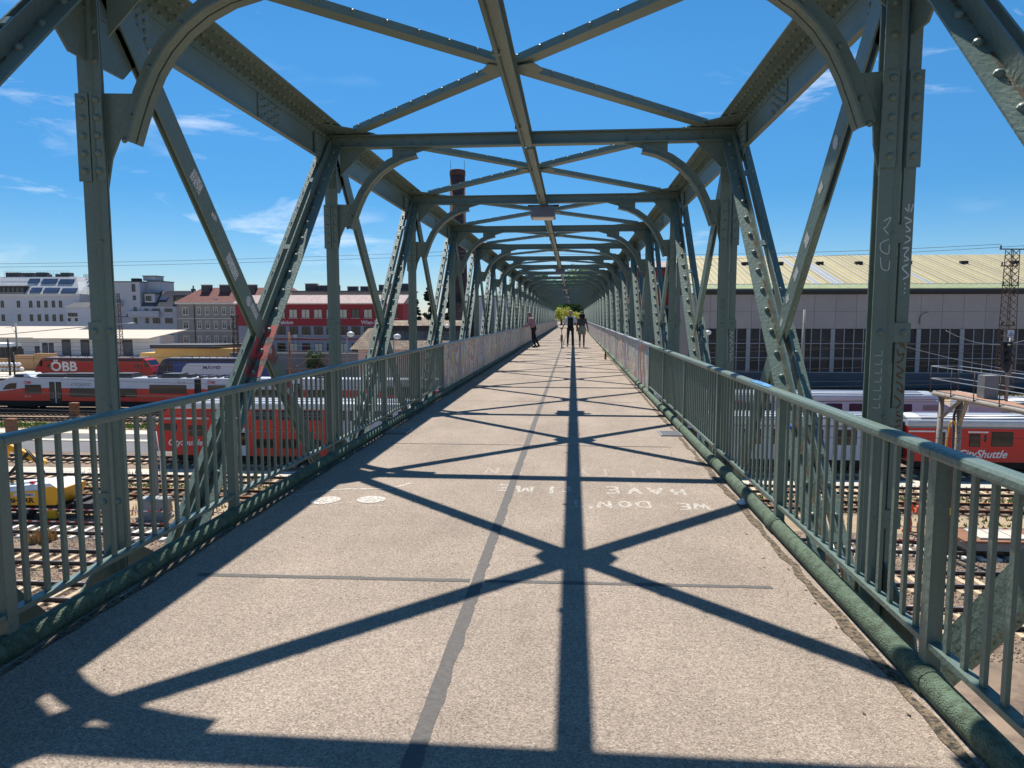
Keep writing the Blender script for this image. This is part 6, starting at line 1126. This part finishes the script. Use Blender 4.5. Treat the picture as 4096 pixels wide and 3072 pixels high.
# ------------------------------------------------------------------ people
def figure(name, label, loc, rz, caps, voxel=.012, mats=()):
    """one continuous skin grown over tapered limbs; every limb entry: p0, p1, r0, r1, material index"""
    b = MB()
    for (p0, p1, r0, r1, m_) in caps:
        p0, p1 = Vector(p0), Vector(p1); k = 5; P = []; Rr = []; d = (p1 - p0)
        if d.length > 1e-4:
            dn = d.normalized()
            for a_ in (-1, -.8, -.45): P.append(p0 + dn * r0 * a_); Rr.append(r0 * math.sqrt(max(0, 1 - a_ * a_)) + 1e-4)
            P += [p0, p0.lerp(p1, .5), p1]; Rr += [r0, (r0 + r1) / 2, r1]
            for a_ in (.45, .8, 1): P.append(p1 + dn * r1 * a_); Rr.append(r1 * math.sqrt(max(0, 1 - a_ * a_)) + 1e-4)
            b.tube(P, Rr, 10)
        else: b.ball(p0, (r0, r0, r1))
    me = b.mesh('tmp', 'skin'); o = bpy.data.objects.new('tmp', me); col.objects.link(o); md = o.modifiers.new('r', 'REMESH'); md.mode = 'VOXEL'; md.voxel_size = voxel; sm = o.modifiers.new('s', 'SMOOTH'); sm.iterations = 2
    bpy.context.view_layer.update(); nm = bpy.data.meshes.new_from_object(o.evaluated_get(bpy.context.evaluated_depsgraph_get())); bpy.data.objects.remove(o); bpy.data.meshes.remove(me)
    nm.materials.clear()
    for m_ in mats: nm.materials.append(MATS[m_])
    C_ = [(Vector(c[0]), Vector(c[1]), c[2], c[3], c[4]) for c in caps]; idx = []
    for p in nm.polygons:
        q = p.center; best = (9, 0)
        for a_, e, r0, r1, m_ in C_:
            d = e - a_; l2 = d.length_squared; f = 0 if l2 < 1e-8 else max(0, min(1, (q - a_).dot(d) / l2)); ds = (q - (a_ + d * f)).length - (r0 + (r1 - r0) * f)
            if ds < best[0]: best = (ds, m_)
        idx.append(best[1])
    nm.polygons.foreach_set('material_index', idx); nm.polygons.foreach_set('use_smooth', [True] * len(idx)); nm.name = 'body'
    t = thing(name, label, 'person', loc, rz); ob('body', nm, t); return t
def hand(w, d, side, m_=0):
    """palm + four fingers + thumb from wrist w along d"""
    w = Vector(w); d = Vector(d).normalized(); s_ = Vector(side).normalized(); L_ = [(w, w + d * .08, .026, .034, m_)]
    for i, ln in enumerate((.075, .085, .08, .06)):
        k = w + d * .085 + s_ * (.027 - .018 * i); m1 = k + d * ln * .55; L_.append((k, m1, .0105, .010, m_)); L_.append((m1, m1 + (d * .8 + Vector((0, 0, 0)) - s_.cross(d) * .5) * ln * .5, .010, .0085, m_))
    k = w + d * .03 + s_ * .03; L_.append((k, k + (d + s_ * .8).normalized() * .055, .013, .011, m_)); return L_
def legs(hip_z, fL, fR, kL, kR, hw, mt, ms, mskin=None, r=(.085, .06, .045)):
    o = []
    for sx, f, k in ((-1, fL, kL), (1, fR, kR)):
        hp = (sx * hw, 0, hip_z); an = Vector(f)
        o += [(hp, k, r[0], r[1], mt), (k, an, r[1], r[2], mt if mskin is None else mskin)]
        o += [(an + Vector((0, -.04, -.03)), an + Vector((0, .17, -.055 if an.z < .12 else -.09)), .042, .036, ms)]
    return o
# man with rucksack walking away: y forward
hip = .93
C_ = legs(hip, (-.13, -.30, .16), (.10, .16, .09), (-.12, -.02, .50), (.11, .16, .50), .095, 2, 3)
C_ += [((0, 0, .96), (0, .01, 1.05), .145, .15, 2), ((-.05, .01, 1.10), (-.10, .0, 1.40), .12, .115, 1), ((.05, .01, 1.10), (.10, .0, 1.40), .12, .115, 1), ((-.15, 0, 1.44), (.15, 0, 1.44), .085, .085, 1), ((0, 0, 1.48), (0, .01, 1.58), .06, .058, 0), ((0, .02, 1.66), (0, .01, 1.70), .082, .09, 0), ((0, .02, 1.72), (0, .015, 1.745), .088, .085, 0), ((0, .10, 1.66), (0, .115, 1.65), .018, .014, 0), ((-.088, .01, 1.68), (-.092, .01, 1.65), .018, .014, 0), ((.088, .01, 1.68), (.092, .01, 1.65), .018, .014, 0)]
C_ += [((-.20, 0, 1.43), (-.26, -.01, 1.26), .07, .066, 1), ((-.26, -.01, 1.26), (-.29, .02, 1.16), .048, .042, 0), ((-.29, .02, 1.16), (-.38, .10, 1.00), .042, .03, 0)] + hand((-.38, .10, 1.0), (-.2, .2, -.5), (0, 1, 0))
C_ += [((.20, 0, 1.43), (.26, -.01, 1.26), .07, .066, 1), ((.26, -.01, 1.26), (.285, -.02, 1.14), .048, .042, 0), ((.285, -.02, 1.14), (.31, .06, .90), .042, .03, 0)] + hand((.31, .06, .9), (0, .15, -1), (0, 1, 0))
t = figure('person', 'bald man in white shirt with black rucksack walking away pushing a bicycle', (-.12, 35.0, 0), 0, C_, mats=('skin', 'cloth_white', 'cloth_black', 'shoe_tan'))
b = MB(); b.hexa([(-.13, -.30, 1.03), (.13, -.30, 1.03), (.15, -.13, 1.03), (-.15, -.13, 1.03), (-.115, -.26, 1.47), (.115, -.26, 1.47), (.13, -.10, 1.49), (-.13, -.10, 1.49)]); b.hexa([(-.11, -.33, 1.07), (.11, -.33, 1.07), (.12, -.299, 1.05), (-.12, -.299, 1.05), (-.09, -.30, 1.38), (.09, -.30, 1.38), (.10, -.27, 1.42), (-.10, -.27, 1.42)]); ob('rucksack', b.mesh('rucksack', 'cloth_black'), t)
for sx in (-1, 1): b = MB(); b.tube([(sx * .11, -.12, 1.47), (sx * .13, .02, 1.545), (sx * .14, .12, 1.42), (sx * .15, .10, 1.15)], .022, 6); ob('strap', b.mesh('strap', 'cloth_black'), t)
# woman in shorts
C_ = legs(.90, (-.10, -.22, .13), (.10, .10, .08), (-.10, -.0, .48), (.10, .10, .48), .09, 0, 3, r=(.08, .055, .04))
C_ += [((-.09, 0, .92), (-.10, .0, .70), .115, .105, 2), ((.09, 0, .92), (.10, .03, .70), .115, .105, 2), ((0, 0, .92), (0, 0, 1.02), .14, .12, 2), ((-.05, 0, 1.06), (-.085, 0, 1.34), .10, .098, 1), ((.05, 0, 1.06), (.085, 0, 1.34), .10, .098, 1), ((-.14, 0, 1.40), (.14, 0, 1.40), .066, .066, 0), ((0, 0, 1.42), (0, .01, 1.54), .052, .05, 0), ((0, .02, 1.60), (0, .015, 1.66), .078, .082, 0), ((0, .09, 1.60), (0, .105, 1.595), .016, .013, 0)]
C_ += [((-.10, -.2, .14), (-.10, -.16, .28), .042, .05, 4), ((.10, .11, .09), (.10, .11, .25), .042, .05, 4)]
C_ += [((.18, 0, 1.38), (.23, -.02, 1.16), .05, .043, 0), ((.23, -.02, 1.16), (.30, .08, .90), .04, .028, 0), ((-.18, 0, 1.38), (-.22, .02, 1.16), .05, .043, 0), ((-.22, .02, 1.16), (-.21, .12, .94), .04, .028, 0)] + hand((.30, .08, .90), (.05, .1, -1), (0, 1, 0)) + hand((-.21, .12, .94), (0, .1, -1), (0, 1, 0))
t = figure('person', 'woman in grey top, pale shorts and white socks walking beside the man', (.44, 35.1, 0), 0, C_, mats=('skin_dark', 'cloth_grey', 'cloth_sage', 'shoe_white', 'cloth_white'))
b = MB(); rnd = random.Random(5); b.ball((0, -.01, 1.66), (.10, .115, .125), 12, 8)
for i in range(26): an = rnd.uniform(0, 6.28); b.tube([(math.cos(an) * .07, -.03 + math.sin(an) * .07, 1.68), (math.cos(an) * .12, -.05 + math.sin(an) * .10, 1.60), (math.cos(an) * .13, -.07 + math.sin(an) * .08, 1.48 + rnd.uniform(-.04, .05))], .022, 5)
ob('hair', b.mesh('hair', 'hair_black'), t)
# man leaning on the left parapet (faces the railing: local y forward = world -x)
C_ = legs(.88, (-.10, -.12, .08), (.12, -.26, .08), (-.10, .02, .47), (.12, -.06, .47), .10, 2, 3)
C_ += [((0, -.02, .90), (0, .02, 1.02), .145, .15, 2), ((-.05, .03, 1.04), (-.10, .10, 1.34), .13, .125, 1), ((.05, .03, 1.04), (.10, .10, 1.34), .13, .125, 1), ((-.15, .14, 1.40), (.15, .14, 1.40), .09, .09, 1), ((0, .17, 1.45), (0, .22, 1.54), .06, .058, 0), ((0, .25, 1.60), (0, .25, 1.64), .08, .088, 0), ((0, .335, 1.60), (0, .355, 1.585), .018, .014, 0), ((0, .315, 1.55), (0, .32, 1.545), .03, .028, 0)]
for sx in (-1, 1): C_ += [((sx * .21, .14, 1.38), (sx * .26, .20, 1.16), .068, .058, 1), ((sx * .26, .20, 1.16), (sx * .24, .40, 1.02), .055, .04, 1)] + hand((sx * .24, .40, 1.015), (0, 1, -.25), (-sx, 0, 0)) + [((sx * .085, .24, 1.62), (sx * .09, .24, 1.59), .018, .014, 0)]
t = figure('person', 'man in pink jacket and black trousers leaning on the left parapet', (-1.97, 35.6, 0), R(84), C_, mats=('skin', 'cloth_pink', 'cloth_black', 'cloth_black'))
b = MB(); b.ball((0, .225, 1.665), (.094, .105, .075), 12, 7); b.ball((0, .18, 1.62), (.09, .07, .08), 10, 6); ob('hair', b.mesh('hair', 'hair_grey'), t); b = MB(); b.tube([(-.09, .24, 1.625), (-.07, .33, 1.625), (.07, .33, 1.625), (.09, .24, 1.625)], .008, 5); b.box(-.06, -.015, .334, .34, 1.605, 1.64); b.box(.015, .06, .334, .34, 1.605, 1.64); ob('glasses', b.mesh('glasses', 'hair_black'), t)
# two track workers
def worker(label, u, v, rz, lean, shirt):
    C_ = legs(.90, (-.11, -.12, .09), (.11, .12, .09), (-.11, .03, .48), (.11, .13, .48), .10, 2, 3); y = lean
    C_ += [((0, 0, .93), (0, y * .2, 1.04), .145, .15, 2), ((-.05, y * .3, 1.06), (-.10, y * .9, 1.36), .125, .12, 1), ((.05, y * .3, 1.06), (.10, y * .9, 1.36), .125, .12, 1), ((-.15, y, 1.42), (.15, y, 1.42), .085, .085, 1), ((0, y * 1.1, 1.46), (0, y * 1.3, 1.56), .06, .058, 0), ((0, y * 1.5, 1.62), (0, y * 1.5, 1.68), .08, .088, 0), ((0, y * 1.5 + .085, 1.63), (0, y * 1.5 + .10, 1.62), .017, .014, 0)]
    for sx in (-1, 1): C_ += [((sx * .21, y, 1.40), (sx * .25, y + .05, 1.16), .066, .05, 1), ((sx * .25, y + .05, 1.16), (sx * .20, y + .28, 1.06), .045, .03, 0)] + hand((sx * .20, y + .28, 1.06), (0, 1, -.3), (-sx, 0, 0))
    t = figure('person', label, Y(u, v, .02), YA + rz, C_, .016, mats=('skin', shirt, 'cloth_orange', 'cloth_black')); b = MB(); b.ball((0, y * 1.5 - .01, 1.70), (.093, .105, .08), 12, 7); ob('hair', b.mesh('hair', 'hair_black'), t)
worker('left track worker in orange trousers and pale orange shirt seen between railing bars', 17.1, 35.8, R(-70), .05, 'cloth_orange'); worker('right track worker in orange overalls bending beside his colleague', 17.6, 35.5, R(60), .12, 'cloth_orange')
# ------------------------------------------------------------------ bicycle (pushed by the man), bottle, litter
t = thing('bicycle', 'black bicycle seen from behind, pushed by the man with the rucksack', 'bicycle', (-.53, 34.1, 0), R(1))
WR = .34
for i, y in enumerate((WR, WR + 1.03)):
    b = MB(); b.tube([(0, y + (WR - .02) * math.cos(a_ * math.pi / 14), WR + (WR - .02) * math.sin(a_ * math.pi / 14)) for a_ in range(28)], .022, 7, closed=True); w = ob('wheel', b.mesh('tyre', 'rubber'), t)
    b = MB(); b.tube([(-.05, y, WR), (.05, y, WR)], .02, 8); ob('hub', b.mesh('hub', 'galv'), w)
    b = MB()
    for s_ in range(14): an = s_ * 2 * math.pi / 14; b.tube([(.02 * (1 if s_ % 2 else -1), y, WR), (0, y + (WR - .04) * math.cos(an), WR + (WR - .04) * math.sin(an))], .0025, 4)
    ob('spokes', b.mesh('spokes', 'galv'), w, kind='stuff')
ya, yb = WR, WR + 1.03; bbk = (0, ya + .44, .29); st = (0, ya + .30, .80); hd = (0, yb - .28, .82); hd2 = (0, yb - .22, .66)
b = MB(); b.tube([bbk, st], .018, 8); b.tube([st, hd], .018, 8); b.tube([bbk, hd2], .022, 8); b.tube([hd, hd2], .022, 8)
for sx in (-.045, .045): b.tube([(sx, ya, WR), bbk], .011, 6); b.tube([(sx, ya, WR), st], .010, 6)
ob('frame', b.mesh('frame', 'bike_black'), t); b = MB()
for sx in (-.045, .045): b.tube([hd2, (sx, yb - .13, .60), (sx, yb, WR)], .012, 6)
ob('fork', b.mesh('fork', 'bike_black'), t); b = MB(); b.tube([hd, (0, yb - .30, .95)], .016, 8); b.tube([(-.25, yb - .36, .95), (-.12, yb - .30, .965), (.12, yb - .30, .965), (.25, yb - .36, .95)], .014, 8); b.tube([(-.25, yb - .36, .95), (-.25, yb - .42, .86)], .013, 6); hb = ob('handlebar', b.mesh('handlebar', 'bike_black'), t)
b = MB(); b.tube([st, (0, ya + .27, .90)], .014, 8); b.hexa([(-.07, ya + .13, .90), (.07, ya + .13, .90), (.02, ya + .40, .91), (-.02, ya + .40, .91), (-.075, ya + .13, .95), (.075, ya + .13, .95), (.022, ya + .40, .94), (-.022, ya + .40, .94)]); ob('saddle', b.mesh('saddle', 'bike_black'), t)
b = MB(); b.lathe([(.09, -.006), (.09, .006)], 16); b.v = [(p[2] + .06, p[0] + bbk[1], p[1] + bbk[2]) for p in b.v]; b.tube([(.07, bbk[1], bbk[2]), (.08, bbk[1] + .12, bbk[2] - .12)], .01, 6); b.box(.08, .18, bbk[1] + .09, bbk[1] + .15, bbk[2] - .135, bbk[2] - .115); b.tube([(-.07, bbk[1], bbk[2]), (-.08, bbk[1] - .12, bbk[2] + .12)], .01, 6); b.box(-.18, -.08, bbk[1] - .15, bbk[1] - .09, bbk[2] + .105, bbk[2] + .125); ob('crank', b.mesh('crank', 'galv'), t)
b = MB(); b.lathe([(.034, 0), (.0365, .01), (.0365, .15), (.034, .18), (.022, .225), (.015, .26), (.0145, .32), (.0165, .322), (.0165, .335), (.0, .336)], 14); t = thing('wine_bottle', 'slim dark glass wine bottle standing on the deck near the right parapet', 'bottle', (1.16, 25.4, .002)); ob('glass', b.mesh('glass', 'bottle_glass'), t); b = MB(); b.lathe([(.0372, .04), (.0372, .12)], 14); ob('label', b.mesh('label', 'box_brown'), t)
b = MB(); b.add([(0, 0, .005), (.10, .02, .012), (.12, .08, .03), (.03, .09, .035), (-.03, .04, .02), (.05, .05, .05)], [(0, 1, 5), (1, 2, 5), (2, 3, 5), (3, 4, 5), (4, 0, 5)]); tag(ob('crumpled_paper', b.mesh('crumpled_paper', 'litter', False), None, (1.36, 5.75, .002)), 'crumpled white paper lying by the right kerb pipe', 'litter')
for i, (x, y, lb) in enumerate(((.62, 27.2, 'small brown leaf on the deck ahead of the bottle'), (1.15, 22.8, 'small rusty scrap on the deck in front of the bottle'))):
    b = MB(); b.add([(0, 0, .004), (.09, .01, .012), (.16, .06, .006), (.07, .09, .02)], [(0, 1, 3), (1, 2, 3)]); tag(ob('dry_leaf', b.mesh('dry_leaf', 'box_brown', False), None, (x, y, .002)), lb, 'leaf')
